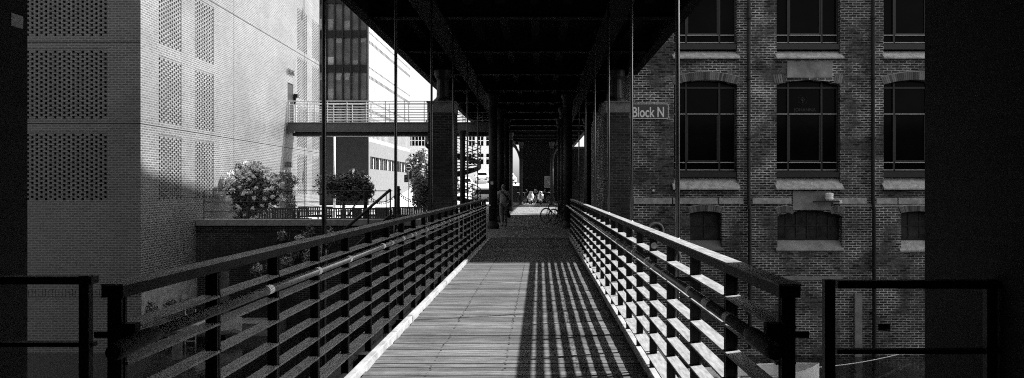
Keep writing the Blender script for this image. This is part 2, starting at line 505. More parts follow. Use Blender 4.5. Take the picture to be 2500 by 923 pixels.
def column(x, y, label, r=.17, top=5.25, base=0.0, mat='iron2'):
    t = thing('iron_column', label, 'column', (x, y, base), group='iron columns under the overhead bridge')
    h = top-base
    mb = MB(); mb.lathe((x,y,base), [(r,.3),(r,h-.5)], 18); mb.build('shaft', M[mat], t, smooth=True)
    mb = MB(); mb.lathe((x,y,base), [(r*1.35,0),(r*1.35,.12),(r*1.08,.24),(r*1.04,.3)], 18); mb.build('base', M[mat], t)
    mb = MB(); mb.lathe((x,y,base), [(r,h-.5),(r*1.2,h-.42),(r*1.1,h-.3),(r*1.6,h-.06),(r*1.6,h+.005)], 18); mb.build('capital', M[mat], t)
    return t
column(-1.81, 27.7, 'nearest left iron column, with a small white sticker')
column(-1.79, 32.6, 'left iron column hidden behind the nearest one and the walking man')
column(-1.78, 37.6, 'third left iron column, its foot to the right of the walking man', r=.19)
column(1.12, 27.9, 'nearest right iron column beside the leaning bicycles')
column(1.12, 32.6, 'right iron column behind the leaning bicycles')
column(1.12, 37.6, 'third right iron column before the sunlit road')
column(2.55, 37.5, 'iron column close to the brick warehouse flank', r=.19)
column(-1.5, 57.8, 'far left iron column behind the parked bicycles', r=.15, base=.13)
column(1.02, 57.8, 'far right iron column behind the lone bicycle', r=.15, base=.13)
column(-1.9, 47.5, 'thin left iron column at the sunlit road edge', r=.12)
for x, s in ((-1.5,1),(1.02,-1)):       # curved brackets of the far columns
    mb = MB(); pts = []
    for k in range(9):
        a = k/8*PI/2
        pts.append((x-s*1.0*(1-math.cos(a)), 57.8, 3.2+1.95*math.sin(a)))
    mb.tube(pts, .1, 8); o = mb.build('bracket', M['iron2'], ob)
o = MB().box(-1.90,-1.80,27.515,27.52,1.72,1.84).build('sticker', M['white'])
tag(o, 'small white sticker on the nearest left iron column', 'sticker')
# end wall under the far end of the bridge
t = thing('abutment_wall', 'dark wall closing the far end under the overhead bridge', 'wall', (-.3, 66, .13))
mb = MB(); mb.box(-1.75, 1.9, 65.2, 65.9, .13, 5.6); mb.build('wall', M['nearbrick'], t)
mb = MB(); mb.box(.45, 1.02, 65.14, 65.19, 1.5, 2.6); mb.build('notice_board', M['concrete'], t)
t = thing('low_wall', 'low dark wall behind the row of bicycles beyond the road', 'wall', (-2.7, 66.2, .1))
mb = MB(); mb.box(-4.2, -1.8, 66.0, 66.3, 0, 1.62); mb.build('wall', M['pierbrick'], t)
mb = MB(); mb.box(-4.25, -1.78, 65.95, 66.35, 1.62, 1.7); mb.build('coping', M['pierbrick'], t)
# dark garden wall closing the gap on the right
t = thing('yard_wall', 'tall dark yard wall between the right columns and the warehouse', 'wall', (2.3, 43.3, 0))
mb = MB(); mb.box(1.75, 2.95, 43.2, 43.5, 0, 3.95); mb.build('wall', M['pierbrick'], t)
mb = MB(); mb.box(1.7, 3.0, 43.15, 43.55, 3.95, 4.07); mb.build('coping', M['capstone'], t)

# ------------------------------------------------------------------ near bank: passage the camera stands in
def passage(x0, x1, yf, h, label):
    t = thing('passage_building', label, 'building', ((x0+x1)/2, 0, 0))
    mb = MB(); mb.box(x0, x1, -8, yf, WZ-1, h); mb.build('wall', M['nearbrick'], t)
    mb = MB(); mb.box(x0-.08, x1+.08, -8.1, yf+.1, h+.003, h+.35); mb.build('cornice', M['capstone'], t)
    return t
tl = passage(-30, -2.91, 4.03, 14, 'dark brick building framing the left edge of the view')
tr = passage(2.19, 34, 4.03, 5.1, 'black brick building framing the right edge of the view')  # unseen heights of both set for the skylight reaching the canal fronts
t = thing('light_blocking_wall', 'unseen wall added behind the viewer to keep the passage dark', 'wall', (0,-7.8,0))
mb = MB(); mb.box(-2.9, 2.18, -8, -7.6, 0, 5.2); mb.build('wall', M['nearbrick'], t)  # unseen wall added to darken the passage and its reflections
o = MB().box(-2.911, -2.905, 3.9, 3.99, 2.535, 2.605).build('notice', M['capstone'])
tag(o, 'small pale notice stuck high on the dark wall at the left edge', 'notice')

# ------------------------------------------------------------------ the footbridge
fb = thing('footbridge', 'wooden plank footbridge with pale kerbs hung on steel rods', 'bridge', (-.31, 12.5, 0))
mb = MB(); y = 2.75; rnd = random.Random(3)
planks = []
while y < 22.85:
    dz = rnd.uniform(-.003, .002); w = .126+rnd.uniform(-.005,.004)
    e0, e1 = -1.54+rnd.uniform(-.012,.008), .925+rnd.uniform(-.008,.012)
    t1 = rnd.uniform(-.0015,.0015)
    mb.add([(e0,y,-.06),(e1,y,-.06),(e1,y+w,-.06),(e0,y+w,-.06),(e0,y,dz),(e1,y,dz+t1),(e1,y+w,dz+t1),(e0,y+w,dz)],
           [(3,2,1,0),(4,5,6,7),(0,1,5,4),(1,2,6,5),(2,3,7,6),(3,0,4,7)])
    planks.append((y, w)); y += .138
mb.i = 1
for y, w in planks:
    for x in (-.99, -.32, .35):
        for f in (.25, .75):
            xx = x+rnd.uniform(-.012,.012); yy = y+w*f
            
            if rnd.random() < .8: mb.box(xx-.009, xx+.009, yy-.005, yy+.005, .0, .003)
mb.build('deck', [M['plank'], M['rubber']], fb)
for x0, x1 in ((-1.635,-1.565),(.945,1.015)):
    mb = MB(); y = 2.8
    while y < 22.7:
        mb.box(x0, x1, y, min(y+2.49, 22.8), -.08, .055); y += 2.5
    mb.build('kerb', M['kerb'], fb, bevel=.008)
for x in (-1.95, 1.25):
    mb = MB(); mb.box(x-.05, x+.05, 2.8, 22.85, -.38, -.10); mb.box(x-.1, x+.1, 2.8, 22.85, -.1, -.075); mb.box(x-.1, x+.1, 2.8, 22.85, -.4, -.38)
    mb.build('edge_beam', M['post'], fb)
    for k in range(6):
        yy = 6.42+3.2*k
        mb = MB(); mb.tube([(x,yy,-.5),(x,yy,5.3)], .021, 10); mb.tube([(x,yy,.95),(x,yy,1.12)], .03, 10); mb.ball((x,yy,1.16),.033,n=8,m=5)
        mb.build('suspension_rod', M['rod'], fb, smooth=True)
for k in range(11): MB().box(-1.89, 1.19, 3.5+1.9*k-.06, 3.5+1.9*k+.06, -.3, -.07).build('cross_bearer', M['post'], fb)

def railing(X, s, label):
    """s=+1: inner side towards +X (left railing)"""
    t = thing('bridge_railing', label, 'railing', (X, 12.5, 0), group='footbridge railings')
    for k in range(24):
        y = 2.88+.845*k; w = .031 if k else .028
        mb = MB(); mb.box(X-w, X+w, y-.006, y+.006, 0, 1.20)             # web flat
        mb.box(X-w, X-w+.011, y-.02, y+.02, 0, 1.2); mb.box(X+w-.011, X+w, y-.02, y+.02, 0, 1.2)
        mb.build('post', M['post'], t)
    mb = MB(); mb.box(X-.043, X+.043, 2.845, 22.4, 1.203, 1.25); mb.build('top_rail', M['post'], t)
    mb = MB(); mb.box(X-.045, X+.045, 2.843, 22.402, 1.2505, 1.258); mb.build('lit_top_plate', M['flat'], t)  # added pale plate: sun on the rail top put into its colour
    for z in (1.075,.93,.785,.64,.495,.35,.17):
        w, a = (.041, .04) if z > .2 else (.06, .04)
        mb = MB()
        for k in range(23):
            ya, yb = 2.88+.845*k+.007, 2.88+.845*(k+1)-.007
            mb.obox((X, (ya+yb)/2, z), (w*math.cos(a), 0, -s*w*math.sin(a)), (0,(yb-ya)/2,0), (s*.006*math.sin(a),0,.006*math.cos(a)))
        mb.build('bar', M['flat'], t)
    xt = X+s*.145; zt = 1.05
    mb = MB(); mb.tube([(xt,2.86,zt),(xt,22.5,zt)], .025, 14); h = mb.build('handrail', M['tube'], t, smooth=True)
    mb = MB(); mb.tube([(xt-s*.02,2.64,zt-.02),(xt-s*.02,2.67,zt-.02),(xt,2.84,zt),(xt,2.9,zt)], [.028,.034,.034,.028], 14); mb.build('rubber_sleeve', M['rubber'], h, smooth=True)
    mb = MB(); mb.box(min(X,xt-s*.05), max(X,xt-s*.05), 2.84, 2.88, zt-.05, zt+.05); mb.box(min(X,X-s*.085), max(X,X-s*.085), 2.864, 2.876, zt-.012, zt+.012); mb.build('end_bracket', M['post'], t)
    for k in range(2, 24, 2):
        y = 2.88+.845*k
        mb = MB(); mb.box(min(X,xt), max(X,xt), y-.04, y-.02, zt-.005, zt+.02); mb.build('rail_bracket', M['post'], t)
    rr = random.Random(5 if s > 0 else 9)
    ys = [4.07,4.98,5.8,7.06] if s > 0 else [5.6, 6.4]
    for y in ys:
        mb = MB(); mb.tube([(xt,y,zt),(xt,y+.07,zt)], .0275, 14); mb.build('white_tape', M['tape'], h, smooth=False)
    for k in range(16 if s > 0 else 26):
        y = (7.4 if s > 0 else 3.2)+k*(.55 if s>0 else .5)+rr.uniform(-.2,.2)
        mb = MB(); mb.tube([(xt,y,zt),(xt,y+rr.uniform(.03,.12),zt)], .027, 12); mb.build('tape_wrap', M['greytape'], h, smooth=False)
    return t
railing(-1.715, 1, 'long dark steel railing along the left side of the footbridge')
rl = railing(1.005, -1, 'long railing with sunlit white bars along the right side of the footbridge')
mb = MB(); mb.lathe((0,0,0), [(.028,0),(.028,.003)], 14)
o = mb.build('sticker', M['greytape']); o.location = (1.005, 6.22, 1.13); o.rotation_euler = (PI/2,0,0)
tag(o, 'small round sticker on a post of the right railing', 'sticker')

def guard(x0, x1, y, label, posts):
    t = thing('guard_rail', label, 'railing', ((x0+x1)/2, y, 0), group='guard rails on the landing')
    mb = MB(); mb.box(x0, x1, y-.03, y+.03, 1.163, 1.20); mb.build('top_rail', M['post'], t)
    mb = MB(); mb.box(x0, x1, y-.02, y+.02, .85, .872); mb.build('middle_rail', M['post'], t)
    for x in posts:
        mb = MB(); mb.box(x-.025, x+.025, y-.0345, y-.0005, -.3, 1.205); mb.build('post', M['post'], t)
guard(1.42, 2.19, 3.4, 'low black guard rail beside the right end of the footbridge', [1.38, 2.15])
guard(-2.91, -2.225, 3.55, 'low black guard rail beside the left end of the footbridge', [-2.26])

# ------------------------------------------------------------------ brick warehouse on the right
YF = 22.8; S = YF/F
def wx(px): return (px-1317)*S
def wz(py): return CH-(py-455)*S
wh = thing('brick_warehouse', 'dark brick canal warehouse with arched windows and drainpipes', 'warehouse', (10, 30, 0))
XW = 2.9; EAVE = 25.5; EBACK = 17.6; YB = 42.6; XE = 60
front = lambda u, v, d: (u, YF+d, v)
cols = [(1645,1800),(1896,2052),(2157,2311),(2413,2568)]
ops = []; wins = []
for k, (a, b) in enumerate(cols):
    ops.append((wx(a), wx(b), wz(461), wz(195), .16)); wins.append(('mid', k))
    ops.append((wx(a), wx(b), wz(143), wz(-118), .16)); wins.append(('up', k))
for a, b, top, r in ((1685,1762,516,.06),(1898,2056,513,.2),(2200,2282,516,.06)):
    ops.append((wx(a), wx(b), wz(610), wz(top), r)); wins.append(('low', 0))
ops.append((wx(2144), wx(2174), wz(809), wz(791), 0))
mb = MB()
wall_grid(mb, XW, XE, WZ-1, EAVE, ops, front, .28)
mb.add([(XW,YF,WZ-1),(XW,YB,WZ-1),(XW,YB,EBACK),(XW,28.5,19.3),(XW,YF,EAVE)], [(0,1,2,3,4)])
mb.add([(XE,YF,WZ-1),(XE,YB,WZ-1),(XE,YB,EBACK),(XE,28.5,19.3),(XE,YF,EAVE)], [(0,1,2,3,4)])
mb.quad((XW,YB,WZ-1),(XE,YB,WZ-1),(XE,YB,EBACK),(XW,YB,EBACK))
pass
mb.build('wall', M['whbrick'], wh)
mb = MB(); mb.quad((XW-.05,YF-.1,EAVE+.05),(XE,YF-.1,EAVE+.05),(XE,28.5,19.35),(XW-.05,28.5,19.35)); mb.quad((XW-.05,28.5,19.35),(XE,28.5,19.35),(XE,YB+.1,EBACK+.05),(XW-.05,YB+.1,EBACK+.05))  # unseen roof pitch shaped for the shadow edge on the pale building
mb.build('roof', M['iron2'], wh)
mb = MB(); mb.box(wx(2144)-.01, wx(2174)+.01, YF+.25, YF+.27, wz(809)-.01, wz(791)+.01); mb.build('opening_back', M['dark'], wh)

def arch_ring(ua, ub, sv, rise, h, name='arch'):
    N = 34; mb = MB(); c = (ua+ub)/2
    def pt(t, off):
        x = ua+(ub-ua)*t; z = sv+rise*(1-(2*t-1)**2)
        nx = (2*t-1)*.42; nzv = 1.0; L = math.hypot(nx, nzv)
        return x+off*nx/L, z+off*nzv/L
    for k in range(N):
        a, b = k/N+.002, (k+1)/N-.002
        d = .012+.006*random.random()
        p = [pt(a,.006), pt(b,.006), pt(b,h), pt(a,h)]
        mb.prism([(q[0], YF-.002, q[1]) for q in p], (0,-d,0))
    ar = mb.build(name, M['archbrick'], wh)
    MB().tube([(pt(k/20,h+.012)[0], YF-.012, pt(k/20,h+.012)[1]) for k in range(21)], .011, 5).build('mortar_joint', M['stone'], ar)
    return ar
M['archbrick'] = leafmat('arch_brick_island', .05, .22, .85)
def sill(a, b, y0, y1, mat='stone', proud=.16):
    mb = MB(); xa, xb = wx(a), wx(b); zt, zb = wz(y0), wz(y1)
    mb.prism([(xa+.004,YF+.2,zt),(xa+.004,YF-.005,zt-(zt-zb-.04)*.2/(.2+proud)),(xa+.004,YF-.005,zb),(xa+.004,YF+.2,zb)], (xb-xa-.008,0,0))
    zq = zt-(zt-zb-.04)*.2/(.2+proud)
    mb.prism([(xa-.05,YF-.005,zq),(xa-.05,YF-proud,zb+.04),(xa-.05,YF-proud,zb),(xa-.05,YF-.005,zb)], (xb-xa+.1,0,0))
    return mb.build('window_sill', M[mat], wh)
def big_window(a, b, yt, yb):
    xa, xb = wx(a)+.003, wx(b)-.003; z0, z1 = wz(yb)+.003, wz(yt); y = YF+.2
    mb = MB(); t = .05
    mb.box(xa, xa+t, y, y+.07, z0, z1-.16); mb.box(xb-t, xb, y, y+.07, z0, z1-.16)
    va, vb = xa+(xb-xa)*.21, xa+(xb-xa)*.74
    for x in (va, vb): mb.box(x-.03, x+.03, y-.01, y+.06, z0+.05, z1-.02)
    mb.box(xa+t, xb-t, y-.004, y+.06, z0, z0+.05)
    mb.box(xa+t, xb-t, y-.002, y+.06, z1-.26, z1-.2)
    # casement in the middle
    zc = z0+ (z1-z0)*.63; zl = z0+(z1-z0)*.1
    mb.box(va+.03, va+.075, y+.012, y+.055, zl+.06, zc-.03); mb.box(vb-.075, vb-.03, y+.012, y+.055, zl+.06, zc-.03); mb.box(va+.075, vb-.075, y+.012, y+.055, zl+.04, zl+.085)
    w = mb.build('window', M['frame'], wh)
    for z in (zc, zl, z0+.055):
        for p, q in ((xa+t, va-.031), (va+.031, vb-.031), (vb+.031, xb-t)):
            MB().box(p, q, y-.035, y+.05, z, z+.028).build('glazing_bar', M['ledge'], w)
    mb = MB(); mb.quad((xa,y+.045,z0),(xb,y+.045,z0),(xb,y+.045,z1),(xa,y+.045,z1)); mb.build('pane', M['glass'], w)
    return w
ws = []
for k, (a, b) in enumerate(cols):
    ws.append(big_window(a, b, 195, 420)); big_window(a, b, -118, 107)
    sill(a, b, 433, 463); sill(a, b, 122, 145)
    for yy in (420, 107):
        mb = MB(); mb.box(wx(a)+.02, wx(b)-.02, YF+.03, YF+.2, wz(yy+13)+.004, wz(yy)-.003); mb.build('sill_board', M['frame'], wh)
    if k != 1: arch_ring(wx(a), wx(b), wz(195)-.16, .16, .25)
mb = MB(); mb.box(wx(1921), wx(2032), YF-.03, YF-.004, wz(190), wz(150)); mb.build('wall_plate', M['concrete'], wh, bevel=.006)
mb = MB(); mb.box(wx(1935), wx(2028), YF-.03, YF-.004, wz(513), wz(466)); mb.build('wall_plate', M['concrete'], wh, bevel=.006)
# short arch stubs either side of the plate
for (ta, tb) in ((1890,1918),(2034,2060)):
    mb = MB()
    for j in range(5):
        x = wx(ta+(tb-ta)*j/5)+.01; lean = .05*(1 if ta > 2000 else -1)
        mb.prism([(x,YF-.002,wz(203)),(x+.055,YF-.002,wz(203)),(x+.055+lean,YF-.002,wz(182)),(x+lean,YF-.002,wz(182))], (0,-.014,0))
    mb.build('arch', M['archbrick'], wh)
for a, b, top, r, nm in ((1685,1762,516,.06,2),(1898,2056,513,.2,6),(2200,2282,516,.06,3)):
    xa, xb, z0, z1 = wx(a)+.003, wx(b)-.003, wz(587)+.003, wz(top); y = YF+.22
    mb = MB(); mb.box(xa,xb,y,y+.05,z0,z0+.04); mb.box(xa,xa+.04,y,y+.05,z0+.04,z1-r); mb.box(xb-.04,xb,y,y+.05,z0+.04,z1-r)
    for j in range(1, nm): x = xa+(xb-xa)*j/nm; mb.box(x-.014,x+.014,y+.005,y+.045,z0+.04,z1-.02)
    zm = (z0+z1)/2-.02; mb.box(xa+.04,xb-.04,y+.008,y+.042,zm-.014,zm+.014)
    w = mb.build('cellar_window', M['frame'], wh)
    mb = MB(); mb.quad((xa,y+.03,z0),(xb,y+.03,z0),(xb,y+.03,z1),(xa,y+.03,z1)); mb.build('pane', M['dustyglass'], w)
    if a != 1898: arch_ring(wx(a), wx(b), z1-r, r, .2)
    else:
        arch_ring(wx(a), wx(1935), wz(524), .07, .2); arch_ring(wx(2030), wx(b), wz(524), .07, .2)
sill(1898, 2056, 588, 613, 'concrete', .06); sill(1685, 1762, 588, 612, 'archbrick', .05); sill(2200, 2282, 588, 614, 'stone', .05)
# stone string course, in lengths between the pipes
rr = random.Random(2)
for a, b in ((1546,1640),(1642,1752),(1754,1815),(1836,1932),(2032,2116),(2138,2190),(2192,2300)):
    MB().box(wx(a)+.006, wx(b)-.006, YF-.035-rr.random()*.008, YF-.004, wz(498), wz(483)).build('string_course', M['stone'], wh, bevel=.008)
mb = MB(); mb.box(wx(1900), wx(2056), YF-.05, YF-.004, wz(684), wz(674)); mb.build('ledge', M['cope'], wh)
for px, zlow in ((1826, WZ+.3), (2128, WZ)):
    mb = MB(); x = wx(px); mb.tube([(x,YF-.09,14),(x,YF-.09,wz(490)),(x+.02,YF-.12,wz(515)),(x+.03,YF-.12,zlow)], [.055,.055,.06,.065], 12)
    for py in (43, 190, 335, 505, 650, 760): mb.tube([(x+.0,YF-.1,wz(py)),(x,YF-.1,wz(py+5))], .085, 12)
    mb.build('drainpipe', M['iron2'] if px < 2000 else M['post'], wh, smooth=False)
mb = MB(); mb.box(wx(2084), wx(2101), YF-.12, YF-.004, WZ, wz(715)); mb.build('timber_fender', M['cope'], wh)
mb = MB(); mb.torus((wx(1600), YF-.06, wz(563)), (0,1,0), .24, .045, 28, 8); mb.build('ring_rim', M['cope'], wh, smooth=True)
mb = MB(); mb.tube([(wx(1600),YF-.02,wz(563)),(wx(1600),YF-.08,wz(563))], .1, 16); mb.tube([(wx(1600),YF-.08,wz(563)),(wx(1600),YF-.11,wz(563))], .04, 10); mb.build('ring_hub', M['cope'], wh)
mb = MB(); mb.box(wx(2050), wx(2260), YF-.02, YF-.004, wz(502), wz(500)); mb.build('conduit', M['galv'], wh)
# wall lamp on its bracket
wl = thing('wall_lamp', 'white drum lamp on a bracket below the middle arched window', 'lamp', (wx(2018), YF-.2, wz(490)))
mb = MB(); mb.lathe((wx(2018), YF-.2, wz(489)), [(.1,0),(.13,.04),(.13,.1),(.12,.13),(.13,.135),(.13,.22),(.09,.24)], 16); mb.build('lamp_body', M['white'], wl)
mb = MB(); mb.box(wx(1980), wx(2042), YF-.26, YF-.16, wz(494), wz(490)); mb.build('bracket', M['iron2'], wl)
mb = MB(); mb.box(wx(2042), wx(2050), YF-.2, YF-.1, wz(496), wz(488)); mb.build('junction_box', M['white'], wl)
# faint crest and lettering on the middle window pane
w = ws[1]
mb = MB(); mb.torus((wx(1966), YF+.238, wz(242)), (0,1,0), .15, .008, 24, 4); mb.torus((wx(1966), YF+.238, wz(242)), (0,1,0), .05, .02, 10, 4)
mb.box(wx(1966)-.012, wx(1966)+.012, YF+.236, YF+.24, wz(250), wz(235))
mb.build('pane_emblem', M['frame'], w)
text_mesh('JOHANNA', .15, .002, M['frame'], 'pane_lettering', w, (wx(1945), YF+.238, wz(270)), (PI/2,0,0), 1.0)
# street sign
sg = thing('street_sign', 'dark name sign reading Block N beside the right brick pier', 'sign', (wx(1588), YF-.05, wz(272)))
xa, xb, za, zb = wx(1536), wx(1632), wz(291), wz(253)
def rrect(x0,x1,z0,z1,r,y,n=5):
    pts = []
    for cx, cz, a0 in ((x1-r,z1-r,0),(x0+r,z1-r,PI/2),(x0+r,z0+r,PI),(x1-r,z0+r,1.5*PI)):
        for k in range(n+1):
            a = a0+PI/2*k/n; pts.append((cx+r*math.cos(a), y, cz+r*math.sin(a)))
    return pts
mb = MB(); mb.prism(rrect(xa,xb,za,zb,.05,YF-.05), (0,.02,0)); mb.build('sign_plate', M['signblue'], sg)
A = rrect(xa+.008,xb-.008,za+.008,zb-.008,.045,YF-.053); B = rrect(xa+.024,xb-.024,za+.024,zb-.024,.03,YF-.053)
mb = MB(); n = len(A); mb.add(A+B, [(k,(k+1)%n,n+(k+1)%n,n+k) for k in range(n)]); mb.build('sign_border', M['white'], sg)
for q in (xa+.1, xb-.06):
    for r in (za+.06, zb-.06):
        mb = MB(); mb.tube([(q,YF-.05,r),(q,YF-.058,r)], .012, 8); mb.build('screw', M['galv'], sg)
text_mesh('Block N', .46, .003, M['white'], 'sign_lettering', sg, (wx(1542), YF-.056, wz(286)), (PI/2,0,0), .69, .008)
for px, py in ((1595,465), (1655,98)):
    mb = MB(); mb.box(wx(px)-.03, wx(px)+.03, YF-.04, YF-.004, wz(py)-(.03 if py>200 else .09), wz(py)+.03); mb.build('junction_box', M['white'], wh)

# ------------------------------------------------------------------ pale brick building on the left
YM = 23.25; XC = -13.08; KX = -.0237
def mx(y): return XC+KX*(y-YM)
def ypx(px):                       # depth on the flank for a photo column
    r = (px-1317)/F; return (XC-KX*YM)/(r-KX)
mu = thing('brick_building', 'pale brick building with perforated brick window panels', 'building', (XC-8, 32, 0))
YE = 43.7; HM = 24.0  # unseen height raised to cut skylight on the left railing
mfront = lambda u, v, d: (u, YM+d, v)
mside = lambda u, v, d: (mx(u)-d, u, v)
rows = [(1.19,3.44),(3.87,6.17),(6.58,8.9),(9.3,11.6)]
fu0, fu1 = XC-(343-262)*YM/F-.15*22, XC-(343-262)*YM/F
fops = [(fu0, fu1, a, b) for a, b in rows[:3]]
sp = [(ypx(388),ypx(443)),(ypx(477),ypx(522)),(ypx(726),ypx(749)),(ypx(762),43.55)]
sops = [(a, b, c, d) for a, b in sp for c, d in rows]
door_u = (ypx(702), ypx(716), 5.05, 7.2); door_l = (ypx(684), ypx(713), -.12, 2.4)
mb = MB()
wall_grid(mb, -45, XC, WZ-1, HM, fops, mfront, .05)
wall_grid(mb, YM, YE, WZ-1, HM, sops+[door_u, door_l], mside, .05)
mb.quad((mx(YE),YE,WZ-1),(-45,YE,WZ-1),(-45,YE,HM),(mx(YE),YE,HM))
mb.quad((XC,YM,HM),(-45,YM,HM),(-45,YE,HM),(mx(YE),YE,HM))
mb.build('wall', M['mubrick'], mu)
def perforated(u0, u1, v0, v1, mapf):
    mb = MB(); nc = max(1, round((u1-u0)/.15)); nr = max(1, round((v1-v0)/.154))
    pu, pv = (u1-u0)/nc, (v1-v0)/nr; D = .11; I = .012
    def q(a, b, c, d): mb.quad(mapf(a,c,I), mapf(b,c,I), mapf(b,d,I), mapf(a,d,I))
    for i in range(nc):
        a = u0+pu*i; h0, h1 = a+pu*.2, a+pu*.8
        q(a, h0, v0, v1); q(h1, a+pu, v0, v1)
        st = .5*pv if i % 2 else 0
        z = v0
        for j in range(nr):
            c = v0+pv*j+st+.0; d = c+pv*.56
            if d > v1: break
            q(h0, h1, z, c)
            for (p, r_, s_, t_) in ((h0,h1,c,c),(h0,h1,d,d)): mb.quad(mapf(p,s_,I),mapf(r_,s_,I),mapf(r_,s_,D),mapf(p,s_,D))
            for p in (h0, h1): mb.quad(mapf(p,c,I),mapf(p,d,I),mapf(p,d,D),mapf(p,c,D))
            z = d
        q(h0, h1, z, v1)
    mb.i = 1
    mb.quad(mapf(u0,v0,D), mapf(u1,v0,D), mapf(u1,v1,D), mapf(u0,v1,D))
    return mb.build('perforated_panel', [M['mubrick'], M['dark']], mu)
for o in fops: perforated(*o[:4], mfront)
for o in sops: perforated(*o[:4], mside)
for z in (3.71, 6.38):
    mb = MB(); mb.box(-20, XC+.004, YM-.006, YM-.002, z-.012, z+.012); mb.build('joint', M['post'], mu)
for z in (3.71, 9.1):
    mb = MB(); mb.quad(mside(YM,z-.014,-.004), mside(YE,z-.014,-.004), mside(YE,z+.014,-.004), mside(YM,z+.014,-.004)); mb.build('joint', M['post'], mu)
mb = MB(); yj = ypx(571); mb.quad(mside(yj-.015,.4,-.003), mside(yj+.015,.4,-.003), mside(yj+.015,16,-.003), mside(yj-.015,16,-.003)); mb.build('joint', M['post'], mu)
for (a, b, c, d), nm in ((door_u, 'upper'), (door_l, 'lower')):
    mb = MB(); mb.quad(mside(a,c,.05), mside(b,c,.05), mside(b,d,.05), mside(a,d,.05))
    mb.obox(mside((a+b)/2,(c+d)/2,.03), (.015,0,0), (0,(b-a)/2-.06,0), (0,0,(d-c)/2-.05))
    dr = mb.build('door', M['iron'], mu)
    mb = MB(); p = mside(a+.15, c+1.05, -.0); mb.bar(p, (p[0]+.05,p[1],p[2]), .02, .1); mb.build('handle', M['galv'], dr)
text_mesh('EINGANG', .42, .008, M['iron'], 'door_lettering', mu, (mx(ypx(700))+.06, ypx(700), 7.65), (PI/2,0,PI/2), .55)
text_mesh('BISTRO', .4, .008, M['iron'], 'door_lettering', mu, (mx(ypx(698))+.06, ypx(698), 2.68), (PI/2,0,PI/2), .62)
mb = MB(); q = mside(ypx(718), 6.6, -.12); mb.obox(q, (.1,0,0), (0,.12,0), (0,0,.1)); mb.obox(mside(ypx(718),6.35,-.05), (.05,0,0),(0,.05,0),(0,0,.2)); mb.build('door_camera', M['iron'], mu)
mb = MB(); mb.obox(((mx(25.2)+.02), 25.2, -2.1), (.03,KX*.0,0), (0,1.9,0), (0,0,.52)); mb.build('plinth', M['concrete'], mu)
mb = MB(); mb.obox(((mx(25.2)+.03), 25.2, -1.53), (.05,0,0), (0,1.95,0), (0,0,.05)); mb.build('plinth_coping', M['cope'], mu)
mb = MB(); rr = random.Random(4)
for k in range(150): x = XC-.02-k*.11; mb.box(x-.1, x-.012, YM-.02-rr.random()*.01, YM-.002, -1.95, -1.72)
mb.build('soldier_course', M['mubrick'], mu)

# ------------------------------------------------------------------ quay wall and terrace
qw = thing('quay_wall', 'dark brick quay wall with pale coping stones below the terrace', 'wall', (-8.8, 27.3, 0))
mb = MB(); mb.box(-13.25, -4.45, 27.2, 27.44, WZ-1, .14); mb.build('wall', M['quaybrick'], qw)
mb = MB(); x = -13.16; rr = random.Random(8)
while x < -4.6:
    w = rr.choice((1.2,1.5,1.75)); mb.box(x+.006, min(x+w-.006,-4.46), 27.12, 27.6, .14, .385+rr.uniform(-.006,.006)); x += w
mb.build('coping', M['cope'], qw, bevel=.012)
mb = MB(); k = -13.2
while k < -4.5: mb.box(k, k+.085, 27.18, 27.199, -.08, .135); k += .105
mb.build('soldier_course', M['quaybrick'], qw)
mb = MB(); mb.box(-4.42, -4.40, 22.9, 27.2, WZ-1, 0); mb.box(-4.4, 2.88, 22.88, 22.895, WZ-1, -.02); mb.build('bank_facing', M['quaybrick'], qw)
rf = thing('quay_fence', 'thin three bar steel fence along the terrace edge', 'fence', (-9.3, 27.36, .385))
yq = 27.36
def qx(px): return (px-1317)*yq/F
for py in (466, 493, 517):
    mb = MB(); mb.tube([(qx(498),yq,CH-(py-455)*yq/F),(qx(958 if py==466 else 952),yq,CH-(py-455)*yq/F)], .016, 8); mb.build('rail', M['iron2'], rf)
for px in (498, 608, 720, 832, 943, 952):
    mb = MB(); mb.tube([(qx(px),yq,.37),(qx(px),yq,1.48)], .018, 8); mb.build('post', M['iron2'], rf)
# slanting gangway handrail going down to the water
gs = thing('steps', 'steep steel steps with a slanting handrail down from the terrace', 'steps', (-7.5, 26.6, -1))
a = P(953,463,26.9); b = P(842,560,25.6)
mb = MB(); mb.tube([a,b], .055, 10); mb.build('handrail', M['iron2'], gs, smooth=True)
mb = MB(); mb.bar(a-Vector((0,0,1.05)), b-Vector((0,0,1.05)), .05, .22); mb.build('stringer', M['iron2'], gs)
mb = MB(); mb.bar(a-Vector((0,-.7,1.05)), b-Vector((0,-.7,1.05)), .05, .22); mb.build('stringer', M['iron2'], gs)
for k in range(8):
    c = a.lerp(b, (k+.5)/8)-Vector((0,-.35,1.02)); mb = MB(); mb.box(c.x-.1,c.x+.1,c.y-.33,c.y+.33,c.z,c.z+.03); mb.build('tread', M['iron2'], gs)
for k in (0, .5, 1):
    c = a.lerp(b, k); mb = MB(); mb.tube([c, c-Vector((0,0,1.05))], .03, 8); mb.build('post', M['iron2'], gs)
